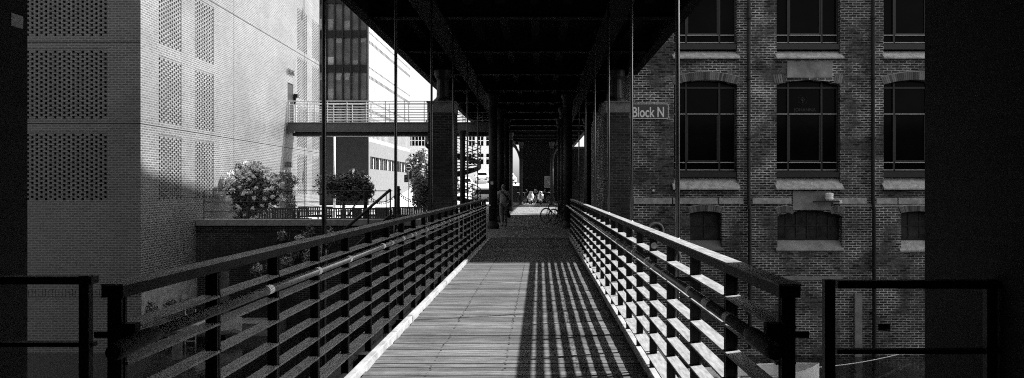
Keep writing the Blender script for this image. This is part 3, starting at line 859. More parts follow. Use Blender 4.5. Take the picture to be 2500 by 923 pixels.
# standing mooring posts with lamp garlands
def bollardpost(px, y0, ptop, pbot, label, r=.07):
    p = P(px, pbot, y0); q = P(px, ptop, y0)
    t = thing('terrace_post', label, 'post', p, group='iron posts on the terrace')
    mb = MB(); mb.tube([p, q-Vector((0,0,.14))], r, 10); mb.build('shaft', M['iron2'], t)
    mb = MB(); mb.lathe(q-Vector((0,0,.16)), [(r*1.5,0),(r*1.5,.04),(r,.06),(r*.9,.12),(r*1.2,.14),(r*.5,.18)], 10); mb.build('finial', M['iron2'], t)
    mb = MB(); mb.lathe(p, [(r*1.8,0),(r*1.8,.05),(r*1.2,.1)], 10); mb.build('foot', M['iron2'], t)
    return q
q1 = bollardpost(892, 27.9, 452, 540, 'iron post on the terrace behind the slanting handrail')
q2 = bollardpost(972, 28.4, 455, 530, 'iron post on the terrace right of the slanting handrail', .075)
def garland(a, b, sag, label):
    t = thing('light_garland', label, 'garland', a, group='garlands of bulbs on the terrace')
    pts = []
    for k in range(17):
        u = k/16; p = Vector(a).lerp(Vector(b), u); p.z -= sag*4*u*(1-u); pts.append(p)
    mb = MB(); mb.tube(pts, .014, 6); mb.build('cable', M['iron'], t)
    mb = MB()
    for k in range(1, 16):
        p = pts[k]; mb.tube([p, p-Vector((0,0,.05))], .012, 5); mb.ball(p-Vector((0,0,.08)), .032, n=7, m=5)
    mb.build('bulbs', M['iron2'], t)
garland(q1-Vector((0,0,.25)), q2-Vector((0,0,.2)), .42, 'sagging bulb garland between the two terrace posts')
garland(q2-Vector((0,0,.2)), P(1040,480,29.0), .25, 'sagging bulb garland from the right terrace post to the tree')
garland(P(885,462,27.9), P(848,522,27.7), .1, 'bulb garland hanging down left of the first terrace post')

# terrace furniture
def bench_proto():
    t = thing('garden_bench', 'x', 'bench', (0,0,0), group='slatted benches on the terrace')
    mb = MB()
    for k in range(15): mb.box(-.7+k*.1-.028, -.7+k*.1+.028, .0, .022, .47, .82)
    mb.box(-.78,.78,-.006,.03,.82,.88); mb.box(-.78,.78,-.004,.026,.43,.468); mb.build('backrest', M['wood'], t, world=False)
    mb = MB()
    for k in range(5): mb.box(-.76,.76,.05+k*.09,.12+k*.09,.41,.435)
    mb.build('seat', M['wood'], t, world=False)
    for x in (-.74,.74):
        for y in (.015,.46):
            mb = MB(); mb.box(x-.025,x+.025,y-.025,y+.025,0,.405 if y>.1 else .43); mb.build('leg', M['wood'], t, world=False)
        mb = MB(); mb.box(x-.03,x+.03,.03,.48,.62,.65); mb.build('armrest', M['wood'], t, world=False)
    return t
spots = [(708,29.3,0,'slatted bench at the foot of the flowering oleander'),
         (640,28.9,.1,'slatted bench leftmost on the terrace below the oleander'),
         (770,31.5,PI,'slatted bench facing away just left of the round tree'),
         (905,29.6,0,'slatted bench beside the first iron terrace post'),
         (960,30.2,.05,'slatted bench in front of the second iron terrace post'),
         (838,29.4,-.1,'slatted bench under the round tree'),
         (1000,30.8,0,'slatted bench nearest to the left brick pier')]
bp0 = bench_proto()
for i, (px, y, a, lab) in enumerate(spots):
    o = bp0 if i == 0 else dup(bp0)
    o.location = ((px-1317)*y/F, y, -.12); o.rotation_euler = (0,0,a); o['label'] = lab
def table_proto():
    t = thing('garden_table', 'x', 'table', (0,0,0), group='tables on the terrace')
    mb = MB()
    for k in range(7): mb.box(-.6,.6,-.35+k*.1,-.26+k*.1,.72,.75)
    mb.build('tabletop', M['wood'], t, world=False)
    for x in (-.52,.52):
        for y in (-.28,.28):
            mb = MB(); mb.box(x-.025,x+.025,y-.025,y+.025,0,.72); mb.build('leg', M['wood'], t, world=False)
    return t
t0 = table_proto()
for i, (px, y, lab) in enumerate(((752,30.4,'slatted table left of the round tree'),(868,30.7,'slatted table under the round tree'),(930,31.3,'slatted table behind the slanting handrail'))):
    o = t0 if i == 0 else dup(t0)
    o.location = ((px-1317)*y/F, y, -.12); o['label'] = lab

# ------------------------------------------------------------------ plants
def leaves(mb, centres, n, size, rnd, flat=.5):
    """centres: (x,y,z,rx,ry,rz,weight); leaves sit mostly in the outer shell of the lobes"""
    tot = sum(c[6] for c in centres)
    for c in centres:
        for _ in range(int(n*c[6]/tot)):
            d = Vector((rnd.gauss(0,1),rnd.gauss(0,1),rnd.gauss(0,1))).normalized()
            r = rnd.random()**.35*(rnd.uniform(.8,1.12) if rnd.random() < .93 else rnd.uniform(1.1,1.35))
            p = Vector((c[0]+d.x*r*c[3], c[1]+d.y*r*c[4], c[2]+d.z*r*c[5]))
            nrm = (d+Vector((rnd.gauss(0,flat),rnd.gauss(0,flat),rnd.gauss(0,flat)+.3))).normalized()
            t = nrm.cross(Vector((rnd.gauss(0,1),rnd.gauss(0,1),rnd.gauss(0,1)))).normalized(); b = nrm.cross(t)
            s = size*rnd.uniform(.6,1.4); w = s*.42
            mb.add([p-t*s, p-b*w, p+t*s, p+b*w], [(0,1,2,3)])
def lobes(c, R, n, rnd, k=.45):
    out = []
    for _ in range(n):
        d = Vector((rnd.gauss(0,1),rnd.gauss(0,1),rnd.gauss(0,1))).normalized()
        r = rnd.uniform(.35,.95); q = rnd.uniform(.5,1.25)*k
        out.append((c[0]+d.x*R[0]*r, c[1]+d.y*R[1]*r, c[2]+d.z*R[2]*r, R[0]*q, R[1]*q, R[2]*q, q*q))
    return out
def trunk(mb, base, top, r, rnd, branches):
    mid = (Vector(base)+Vector(top))/2+Vector((rnd.uniform(-.05,.05),rnd.uniform(-.05,.05),0))
    mb.tube([base, mid, top], [r, r*.8, r*.6], 9)
    for c in branches: 
        e = Vector(c[:3]); mb.tube([top, Vector(top).lerp(e,.5)+Vector((0,0,.08)), e], [r*.5, r*.3, r*.12], 6)
# oleander
rnd = random.Random(21)
oc = P(622,455,29.6); ol = thing('oleander', 'tall oleander bush covered in white flowers against the pale brick wall', 'bush', (oc.x, oc.y, -.12))
ls = lobes((oc.x,oc.y,oc.z-.3),(1.12,.8,1.2),34,rnd,.36)
mb = MB(); leaves(mb, ls, 8500, .075, rnd); mb.build('crown', M['leaf2'], ol)
mb = MB()
fl = []
for _ in range(120):
    a = rnd.uniform(0,2*PI); c = rnd.choice(ls); d = Vector((rnd.gauss(0,1),-abs(rnd.gauss(0,.8)),rnd.gauss(.4,1))).normalized()
    k = rnd.uniform(.95,1.15); fl.append((oc.x+d.x*1.15*k, oc.y+d.y*.95*k-.05, oc.z-.3+d.z*1.2*k, .09,.09,.08,1))
leaves(mb, fl, 4200, .042, rnd, 1.0); mb.build('flowers', M['petal'], ol)
mb = MB()
for k in range(6): 
    x = oc.x+rnd.uniform(-.25,.25); e = rnd.choice(ls); mb.tube([(x,oc.y,-.12),((x+e[0])/2,oc.y,.9),(e[0],e[1],e[2])],[.03,.025,.012],6)
mb.build('stems', M['bark'], ol)
# climber by the lower door
rnd = random.Random(33)
cc = P(702,475,33.5); cl = thing('climbing_plant', 'dark climbing plant beside the lower door of the pale brick building', 'plant', (cc.x, cc.y, -.12))
ls = [(cc.x+rnd.uniform(-.25,.25), cc.y+rnd.uniform(-.2,.2), k*.27, .3,.25,.3,1) for k in range(9)]
mb = MB(); leaves(mb, ls, 2200, .06, rnd); mb.build('foliage', M['leaf2'], cl)
mb = MB(); leaves(mb, [(c[0],c[1]-.2,c[2],.25,.1,.2,1) for c in ls], 90, .03, rnd, 1); mb.build('flowers', M['petal'], cl)
mb = MB(); mb.tube([(cc.x,cc.y,-.12),(cc.x+.05,cc.y,1.3),(cc.x-.05,cc.y,2.2)],[.03,.025,.012],6); mb.build('stem', M['bark'], cl)
def tree(name, label, px, py, y, R, n, size, mat, nl, seed, base=-.12, kk=.45):
    rnd = random.Random(seed); c = P(px, py, y)
    t = thing(name, label, 'tree', (c.x, y, base))
    ls = lobes((c.x,y,c.z), R, nl, rnd, kk)
    mb = MB(); leaves(mb, ls, n, size, rnd); mb.build('crown', M[mat], t)
    mb = MB(); trunk(mb, (c.x,y,base), (c.x+.03,y,c.z-R[2]*.5), .09, rnd, ls[:7]); mb.build('trunk', M['bark'], t, smooth=True)
tree('round_tree', 'dark clipped round tree on the terrace in front of the dark office block', 838, 458, 34, (1.05,1.0,.82), 7500, .075, 'leaf', 24, 5, kk=.5)
tree('round_tree', 'smaller dark clipped tree touching the right side of the round tree', 893, 466, 34.6, (.52,.5,.66), 3000, .07, 'leaf', 14, 6, kk=.5)
tree('street_tree', 'pale leafy street tree left of the left brick pier', 1022, 420, 50, (.95,1.0,1.75), 5200, .12, 'leaf3', 22, 8, base=0)
tree('dark_shrub_tree', 'dark narrow tree at the left edge of the left brick pier', 1036, 470, 33, (.55,.6,1.15), 3200, .08, 'leaf2', 16, 9, base=-.12)
def weeds(name, label, pts, n, size, seed, mat='leaf2', fl=0, cat='weeds', base=None):
    rnd = random.Random(seed); mb = MB()
    p0 = pts[0]; t = thing(name, label, cat, (p0[0],p0[1],p0[2]), group='wild plants by the canal walls')
    leaves(mb, [(p[0],p[1],p[2],p[3],p[3]*.6,p[4],1) for p in pts], n, size, rnd, .9)
    for p in pts:
        for _ in range(5):
            x = p[0]+rnd.gauss(0,p[3]*.5); mb.tube([(x,p[1],p[2]-p[4]),(x+rnd.gauss(0,.08),p[1]-.05,p[2]+p[4]*rnd.uniform(.4,1.2))],[.008,.004],4)
    mb.build('foliage', M[mat], t)
    if fl:
        mb = MB(); leaves(mb, [(p[0],p[1]-.1,p[2]+p[4]*.4,p[3],.1,p[4]*.6,1) for p in pts], fl, .032, rnd, 1); mb.build('flowers', M['petal'], t)
def wp(px, py, y, r, h): 
    p = P(px,py,y); return (p.x,p.y,p.z,r,h)
weeds('wild_plant', 'white flowering weed on the quay wall under the fence', [wp(733,585,27.0,.22,.2)], 300, .05, 41, 'leaf3', fl=110)
weeds('wild_plant', 'flowering weeds low on the quay wall seen over the left railing', [wp(630,660,26.8,.25,.28),wp(665,650,26.8,.25,.3),wp(700,640,26.9,.3,.25)], 700, .05, 42, 'leaf3', fl=140)
weeds('wild_plant', 'tall weeds growing beside the steel steps', [wp(790,600,26.8,.3,.35),wp(755,625,26.8,.3,.35),wp(805,575,26.9,.2,.3),wp(715,610,26.9,.25,.3),wp(690,575,27.0,.2,.2)], 1100, .05, 43, 'leaf3', fl=80)
weeds('wild_plant', 'weeds growing along the concrete plinth of the pale building', [wp(365,755,23.7,.3,.3),wp(420,748,24.4,.3,.25),wp(455,745,25.2,.35,.25)], 800, .06, 44, fl=0)
weeds('wild_plant', 'spiky weed hanging from the coping left of the steel steps', [wp(758,560,27.0,.15,.3),wp(745,575,27.0,.12,.2)], 220, .05, 45, 'leaf3')

# ------------------------------------------------------------------ boats, piles, rope
def boat(name, label, loc, rz, L, W, H, mat, cover=False):
    t = thing(name, label, 'boat', loc, rz)
    N = 14; mb = MB(); secs = []
    for k in range(N+1):
        u = k/N; w = W/2*(math.sin(PI*(.16+.84*u*.62))**.7 if u < .55 else max(.02,(1-((u-.55)/.45)**2.2)))*1.0
        x = -L/2+L*u; sh = H*(1+.35*u**3)
        secs.append([(x,-w,sh),(x,-w*.86,sh*.45),(x,-w*.4,.04+.25*H*u**4),(x,0,.25*H*u**4),(x,w*.4,.04+.25*H*u**4),(x,w*.86,sh*.45),(x,w,sh),
                     (x,w*.86,sh-.01),(x,w*.7,sh*.5),(x,0,.1+.25*H*u**4),(x,-w*.7,sh*.5),(x,-w*.86,sh-.01)])
    m = 12; vs = [p for s_ in secs for p in s_]
    fs = [(k*m+j,k*m+(j+1)%m,(k+1)*m+(j+1)%m,(k+1)*m+j) for k in range(N) for j in range(m)]
    fs += [tuple(range(m)), tuple(N*m+j for j in range(m))]
    mb.add(vs, fs); mb.build('hull', M[mat], t, world=False)
    for u in (.25,.5,.7):
        mb = MB(); x = -L/2+L*u; mb.box(x-.12,x+.12,-W*.36,W*.36,H*.6,H*.64); mb.build('thwart', M['wood'], t, world=False)
    if cover:
        mb = MB(); mb.prism([(-L*.05,-W*.34,H),(L*.2,-W*.3,H),(L*.16,-W*.25,H+.32),(-L*.02,-W*.27,H+.34)], (0,W*.6,0)); mb.build('cabin', M[mat], t, world=False)
        mb = MB(); mb.tube([(L*.22,-W*.3,H),(L*.2,-W*.3,H+.45),(L*.42,0,H+.5),(L*.2,W*.3,H+.45),(L*.22,W*.3,H)],.014,6); mb.build('bow_rail', M['iron2'], t, world=False)
    return t
b1 = P(1870, 920, 19.0)
boat('rowing_boat', 'white open boat afloat below the right railing', (5.65, 18.9, WZ-.12), .06, 3.7, 1.35, .62, 'hull')
b2 = P(470, 780, 24.9)
boat('motor_boat', 'small pale motor boat moored under the concrete plinth', (b2.x+.3, 25.0, WZ+.15), .08, 2.7, 1.2, .5, 'hull', True)
a = Vector((7.45, 19.0, WZ+.6)); b = P(2222, 857, 22.6)
pts = [a.lerp(b,k/12)-Vector((0,0,.25*4*(k/12)*(1-k/12)*.3)) for k in range(13)]
o = MB().tube(pts, .012, 6).build('mooring_rope', M['rope']); tag(o, 'thin pale rope from the white boat to the warehouse wall', 'rope')
for px, y, top, lab in ((432,22.4,806,'stubby timber mooring pile standing in the water at the far left'), (548,25.6,650,'tall timber mooring pile before the quay wall left of the weeds')):
    p = P(px, top, y); t = thing('mooring_pile', lab, 'pile', (p.x,y,WZ-1), group='timber mooring piles')
    mb = MB(); mb.tube([(p.x,y,WZ-1),(p.x+.02,y,p.z)],[.16,.14],12); mb.build('pile', M['bark'], t)
    mb = MB(); mb.tube([(p.x+.02,y,p.z-.12),(p.x+.02,y,p.z-.06)],.155,12); mb.build('iron_band', M['iron2'], t)
ld = thing('ladder', 'steel ladder hanging at the water beside the stubby mooring pile', 'ladder', (P(465,800,24.5).x, 24.5, WZ-.5))
xl = P(465,800,24.5).x
for x in (xl-.18, xl+.18):
    mb = MB(); mb.tube([(x,24.5,WZ-.5),(x,24.5,WZ+1.2)],.02,8); mb.build('stile', M['galv'], ld)
for k in range(5):
    mb = MB(); mb.tube([(xl-.18,24.5,WZ-.2+k*.3),(xl+.18,24.5,WZ-.2+k*.3)],.016,8); mb.build('rung', M['galv'], ld)
pt = thing('pontoon', 'pale floating pontoon between the boat and the quay wall', 'pontoon', (-10.6, 26.3, WZ))
mb = MB(); mb.box(-11.6,-9.6,25.8,26.9,WZ-.1,WZ+.42); mb.build('float', M['concrete'], pt)
mb = MB()
for k in range(9): mb.box(-11.6+k*.224,-11.6+k*.224+.2,25.78,26.92,WZ+.424,WZ+.46)
mb.build('boards', M['cope'], pt)

# ------------------------------------------------------------------ high steel walkway to the pale building
YA, YBk = 37.66, 38.9; XA = mx(YA); XZ = -2.7
zt, zb = 5.05, 4.55
hw = thing('high_walkway', 'high steel walkway with bar railings from the pale building to the overhead bridge', 'walkway', ((XA+XZ)/2, 38.2, 4.8))
for y in (YA, YBk-.12):
    mb = MB(); mb.box(XA+.03, XZ, y+.04, y+.08, zb+.04, zt-.04); mb.box(XA+.03, XZ, y, y+.12, zb, zb+.04); mb.box(XA+.03, XZ, y, y+.12, zt-.04, zt); mb.build('girder', M['modgrey'], hw)
mb = MB(); mb.box(XA+.05, XZ, YA+.13, YBk-.13, zt-.1, zt-.03); mb.build('deck', M['iron2'], hw)
mb = MB(); mb.box(XA+.2, XZ, YA+.3, YBk-.3, zb-.2, zb-.005); mb.build('service_duct', M['iron'], hw)
for y in (YA+.06, YBk-.06):
    for z in (6.18, 6.0, 5.86, 5.72, 5.58, 5.44, 5.3, 5.16):
        mb = MB(); mb.tube([(XA+.05,y,z),(XZ,y,z)], .026 if z > 6.1 else .014, 6); mb.build('rail', M['galv'], hw)
    k = 0; x = XA+.08
    while x < XZ:
        mb = MB(); mb.box(x-.02,x+.02,y-.02,y+.02,zt+.001,6.18); mb.build('post', M['galv'], hw); x += 1.03
column(-4.0, 36.9, 'slim iron column carrying the high walkway beside the spiral stair', r=.14, top=4.54, base=-0.12)
# spiral staircase
scx, scy, sr = -4.95, 40.7, 1.58
ss = thing('spiral_stair', 'dark steel spiral staircase rising to the high walkway', 'staircase', (scx, scy, 0))
mb = MB(); mb.tube([(scx,scy,0),(scx,scy,6.2)], .09, 12); mb.build('newel', M['iron2'], ss)
NT = 28; pitch = 2.5; a0 = -.9
mb = MB()
for k in range(NT):
    a = a0+2*PI*k*(5.0/NT)/pitch; z = 5.0*(k+1)/NT; da = .27
    p = [(scx+.09*math.cos(a),scy+.09*math.sin(a),z)]+[(scx+sr*math.cos(a+q),scy+sr*math.sin(a+q),z) for q in (-da,0,da)]
    mb.prism(p, (0,0,-.04))
mb.build('treads', M['iron2'], ss)
def helix(r, dz, n=90): return [(scx+r*math.cos(a0+2*PI*(5.0*k/n)/pitch), scy+r*math.sin(a0+2*PI*(5.0*k/n)/pitch), 5.0*k/n+dz) for k in range(n+1)]
hl = helix(sr+.02, .05)
mb = MB(); vs = []; 
for p in hl: vs += [(p[0],p[1],p[2]-.22),(p[0],p[1],p[2]+.06)]
mb.add(vs, [(2*k,2*k+2,2*k+3,2*k+1) for k in range(len(hl)-1)]); mb.build('stringer', M['iron2'], ss)
for dz in (.25,.43,.61,.79,1.05):
    mb = MB(); mb.tube(helix(sr, dz), .02 if dz < 1 else .03, 6); mb.build('rail', M['iron2'], ss)
for k in range(0, NT, 2):
    a = a0+2*PI*k*(5.0/NT)/pitch; z = 5.0*(k+1)/NT; x, y = scx+sr*math.cos(a), scy+sr*math.sin(a)
    mb = MB(); mb.box(x-.02,x+.02,y-.02,y+.02,z-.1,z+.95); mb.build('baluster', M['iron2'], ss)

# ------------------------------------------------------------------ office block, far buildings, street furniture
YO = 62.0; XO = -417/F*YO; YOE = 82.0
of = thing('office_block', 'tall dark office block with a bright ribbed side wall', 'building', (XO-5, 72, 0))
def oz(py): return CH-(py-455)*YO/F
HO = 21.0
ofront = lambda u, v, d: (u, YO+d, v)
oside = lambda u, v, d: (XO-d, u, v)
def ox(px): return (px-1317)*YO/F
ops = []
for (yt, yb) in ((-100,-12),(8,74),(92,158),(177,245),(262,332)):
    x = ox(899)-.12
    for k in range(12):
        ops.append((x-.6, x, oz(yb), oz(yt))); x -= .716
mb = MB(); wall_grid(mb, XO-22, XO-.02, -.5, HO, ops, ofront, .2)
mb.quad((XO-22,YO,HO),(XO-.02,YO,HO),(XO-.02,YOE,HO),(XO-22,YOE,HO)); mb.quad((XO-22,YO,-.5),(XO-22,YOE,-.5),(XO-22,YOE,HO),(XO-22,YO,HO))
mb.build('wall', M['modern'], of)
rr = random.Random(12)
for o in ops:
    if o[0] < ox(770) or o[2] > 17.5: continue
    mb = MB(); a, b, c, d = o[:4]
    mb.quad(ofront(a,c,.19), ofront(b,c,.19), ofront(b,d,.19), ofront(a,d,.19))
    w = mb.build('window', M['glass2'], of)
    if rr.random() < .6:
        h = rr.uniform(.12,.5)*(d-c); z0 = c if rr.random() < .5 else d-h
        mb = MB(); mb.quad(ofront(a+.03,z0,.17), ofront(b-.03-rr.random()*.25,z0,.17), ofront(b-.03,z0+h,.17), ofront(a+.03,z0+h,.17)); mb.build('blind', M['stone'] if rr.random()<.6 else M['offwhite'], w)
mb = MB()
for k in range(12):
    x = ox(899)-.06-.716*k; mb.box(x-.055,x+.055,YO-.18,YO-.002,oz(335),HO)
mb.build('fins', M['modern'], of)
# side wall: pale storeys with ribs, grey base, a ribbon window
sd = [(oz(340), HO)]
zg = oz(345)
ribbon = (YO+.6, YOE-1.5, oz(412), oz(381))
mb = MB(); wall_grid(mb, YO, YOE, -.5, zg, [ribbon], oside, .25); mb.build('base_wall', M['modgrey'], of)
slots = []
for zz in (oz(97), oz(183), oz(265)):
    y = YO+.25
    while y < YOE-.4: slots.append((y, y+.26, zz-.3, zz)); y += .52
    y = YO+.25
    while y < YOE-.4: slots.append((y, y+.24, zz+.6, zz+.76)); y += .52
y = YO+.2
while y < YOE-.4: slots.append((y, y+.2, oz(335), oz(285))); y += .52
mb = MB(); wall_grid(mb, YO, YOE, zg, HO, slots, oside, .03); 
y = YO+.1
while y < YOE: mb.box(XO+.002, XO+.02, y-.03, y+.03, zg, HO); y += .52
mb.build('ribbed_wall', M['modwhite'], of)
mb = MB(); mb.quad(oside(YO,zg,.031), oside(YOE,zg,.031), oside(YOE,HO,.031), oside(YO,HO,.031)); mb.build('slot_back', M['dark'], of)
mb = MB(); mb.quad(oside(ribbon[0],ribbon[2],.2), oside(ribbon[1],ribbon[2],.2), oside(ribbon[1],ribbon[3],.2), oside(ribbon[0],ribbon[3],.2)); w = mb.build('ribbon_window', M['glass2'], of)
y = ribbon[0]
while y < ribbon[1]: MB().box(XO-.16, XO-.06, y, y+.09+rr.random()*.25, ribbon[2], ribbon[3]).build('mullion', M['modern'], w); y += rr.uniform(.5,1.1)
y = ribbon[0]+.2
while y < ribbon[1]-1: MB().box(XO-.19, XO-.18, y, y+.5+rr.random()*.4, ribbon[2]+.05, ribbon[3]-.05).build('blind', M['offwhite'], w); y += rr.uniform(1.0,2.6)
mb = MB(); mb.quad((XO,YOE,-.5),(XO-22,YOE,-.5),(XO-22,YOE,HO),(XO,YOE,HO)); mb.build('rear_wall', M['modgrey'], of)
text_mesh('bar', .42, .01, M['white'], 'bar_lettering', of, (ox(873), YO-.03, oz(434)), (PI/2,0,0), .8, .004)
text_mesh('tapas', .42, .01, M['white'], 'bar_lettering', of, (ox(885), YO-.03, oz(434)), (PI/2,0,0), .72, .004)
mb = MB(); mb.box(ox(861), ox(866), YO-.1, YO-.004, oz(432), oz(412)); mb.build('bar_light_panel', M['offwhite'], of)
# pale poles in front of it
def pole(px, y, zt, r, label, base=-0.12):
    x = (px-1317)*y/F; t = thing('lamp_post', label, 'lamp post', (x,y,base), group='pale lamp posts')
    mb = MB(); mb.tube([(x,y,base),(x,y,zt)], [r, r*.8], 12); mb.build('pole', M['galv'], t, smooth=True)
    mb = MB(); mb.lathe((x,y,base), [(r*1.7,0),(r*1.7,.25),(r*1.1,.35)], 12); mb.build('base', M['galv'], t)
    mb = MB(); mb.tube([(x,y,zt),(x+.35,y,zt+.2),(x+.9,y,zt+.22)], [.03,.03,.03], 8); mb.box(x+.8,x+1.4,y-.12,y+.12,zt+.17,zt+.27); mb.build('lamp_head', M['galv'], t)
pole(790.5, 41.0, 13.5, .065, 'tall pale lamp post just right of the pale brick building')
pole(816.5, 41.3, 4.78, .075, 'shorter pale lamp post behind the round tree')
# street lights, no entry sign and traffic light on one pole
tp = P(998, 520, 45); sx = tp.x; sy = 45
ts = thing('no_entry_sign', 'round no entry sign on a pale pole by the street tree', 'sign', (sx, sy, 0))
def tz(py): return CH-(py-455)*sy/F
mb = MB(); mb.tube([(sx,sy,0),(sx,sy,tz(400))], .038, 10); mb.build('pole', M['galv'], ts)
mb = MB(); mb.tube([(sx,sy-.05,tz(409)),(sx,sy-.075,tz(409))], .2, 24); d = mb.build('sign_disc', M['signblue'], ts)
mb = MB(); mb.box(sx-.15, sx+.15, sy-.082, sy-.077, tz(409)-.035, tz(409)+.035); mb.build('sign_bar', M['white'], d)
mb = MB(); mb.torus((sx,sy-.07,tz(409)), (0,1,0), .19, .012, 24, 5); mb.build('sign_rim', M['white'], d)
tl_ = thing('traffic_light', 'black traffic light on the no entry sign pole', 'traffic light', (sx-.18, sy, tz(444)))
mb = MB(); mb.box(sx-.27, sx-.06, sy-.12, sy+.08, tz(445), tz(427)); mb.build('housing', M['iron'], tl_)
for k in range(2):
    z = tz(445)+.13+k*.22
    mb = MB(); mb.tube([(sx-.165,sy-.125,z),(sx-.165,sy-.24,z+.01)], .075, 12, cap=False); mb.build('visor', M['iron'], tl_)
    mb = MB(); mb.tube([(sx-.165,sy-.121,z),(sx-.165,sy-.13,z)], .065, 12); mb.build('lens', M['galv'], tl_)
mb = MB(); mb.box(sx+.05, sx+.2, sy-.05, sy+.1, tz(437), tz(418)); mb.build('side_housing', M['iron'], tl_)
# far pale building
YW = 100
fbld = thing('pale_building', 'sunlit pale house with dark windows at the end of the street', 'house', (-12, YW+5, 2))
fo = []
for px in (1005,1021,1037,1053,1152,1173,1194):
    for yt, yb in ((330,356),(375,401)):
        c = P(px,0,YW).x; fo.append((c-.42, c+.42, CH-(yb-455)*YW/F, CH-(yt-455)*YW/F))
mb = MB(); wall_grid(mb, -20, -5, 0, 9.6, fo, lambda u,v,d:(u,YW+d,v), .2); mb.quad((-5,YW,0),(-5,YW+12,0),(-5,YW+12,9.6),(-5,YW,9.6)); mb.quad((-20,YW,9.6),(-5,YW,9.6),(-5,YW+12,9.6),(-20,YW+12,9.6)); mb.build('wall', M['white'], fbld)
for a, b, c, d in fo:
    mb = MB(); mb.quad((a,YW+.19,c),(b,YW+.19,c),(b,YW+.19,d),(a,YW+.19,d)); w = mb.build('window', M['glass'], fbld)
    mb = MB(); m_ = (a+b)/2; h_ = c+(d-c)*.5; mb.box(m_-.05,m_+.05,YW+.1,YW+.17,c,d); mb.box(a,m_-.051,YW+.1,YW+.17,h_-.05,h_+.05); mb.box(m_+.051,b,YW+.1,YW+.17,h_-.05,h_+.05); mb.build('frame', M['white'], w)
mb = MB(); mb.box(-20.2,-4.8,YW-.2,YW-.002,5.6,5.75); mb.build('cornice', M['white'], fbld)
fr = thing('shade_building', 'hidden pale building added across the road to shade the paving under the scooters', 'building', (9, 64, 0))
mb = MB(); mb.box(6.0, 24, 58.5, 75, 0, 7); mb.build('wall', M['offwhite'], fr)  # hidden block, sized so the scooters catch sun above shaded paving
mb = MB(); mb.box(6.0, 24, 58.3, 58.45, 0, 3.6); mb.build('shop_front', M['modern'], fr)

# ------------------------------------------------------------------ vehicles
def car_proto(label, matn):
    t = thing('parked_car', label, 'car', (0,0,0), group='cars on the street')
    # front faces -Y; L 4.2, W 1.75
    prof = [(-2.1,.3),(-2.12,.62),(-1.95,.78),(-1.15,.93),(-.5,1.38),(.2,1.47),(1.2,1.42),(1.85,1.05),(2.08,.95),(2.1,.3)]
    mb = MB(); n = len(prof)
    vs = []
    for x, k in ((-.87,0),(-.8,1),(.8,1),(.87,0)):
        for y, z in prof:
            xx = x if z < 1.0 else x*(.8 if k else .74)
            vs.append((xx, y*(1 if k else .985), z+(.02 if k and z > .7 else 0)))
    fs = [(j*n+i, j*n+(i+1)%n, (j+1)*n+(i+1)%n, (j+1)*n+i) for j in range(3) for i in range(n)] + [tuple(range(n)), tuple(3*n+i for i in range(n))]
    mb.add(vs, fs); mb.build('body', M[matn], t, world=False, bevel=.03)
    mb = MB(); mb.quad((-.62,-1.1,.985),(.62,-1.1,.985),(.55,-.56,1.365),(-.55,-.56,1.365)); mb.build('windscreen', M['glass'], t, world=False)
    for s in (-1,1):
        mb = MB(); mb.quad((s*.83,-.9,1.0),(s*.83,1.5,1.03),(s*.68,1.1,1.36),(s*.68,-.35,1.36)); mb.build('side_window', M['glass'], t, world=False)
        mb = MB(); mb.obox((s*.62,-2.09,.68), (.17,0,0),(0,.05,0),(0,0,.07)); mb.build('headlight', M['chrome'], t, world=False)
        mb = MB(); mb.ball((s*.93,-.75,1.0),.1,.06,.07); mb.build('mirror', M['iron'], t, world=False)
        for y in (-1.3,1.3):
            mb = MB(); mb.tube([(s*.74,y,.32),(s*.9,y,.32)],.32,18); w = mb.build('wheel', M['tyre'], t, world=False)
            mb = MB(); mb.tube([(s*.9,y,.32),(s*.91,y,.32)],.19,14); mb.build('rim', M['galv'], w, world=False)
    mb = MB(); mb.box(-.55,.55,-2.135,-2.11,.4,.56); mb.build('grille', M['iron'], t, world=False)
    mb = MB(); mb.box(-.26,.26,-2.15,-2.137,.42,.53); mb.build('number_plate', M['white'], t, world=False)
    return t
c1 = car_proto('white car parked highest up the street behind the spiral stair', 'white')
c1.location = ((1177-1317)*92/F, 92, rise(92)); c1.rotation_euler = (0,0,.1)
c2 = car_proto('grey car parked lower, behind the bottom of the spiral stair', 'galv')
c2.location = ((1178-1317)*62/F, 62, 0.0); c2.rotation_euler = (0,0,.05)
c3 = dup(c1, loc=((1256-1317)*88/F-.9, 88, rise(88)), rz=.2, label='white car glimpsed between the left iron columns')
c4 = dup(c2, loc=((1133-1317)*80/F, 80, rise(80)), rz=.3, label='grey car half hidden behind the slim iron column')

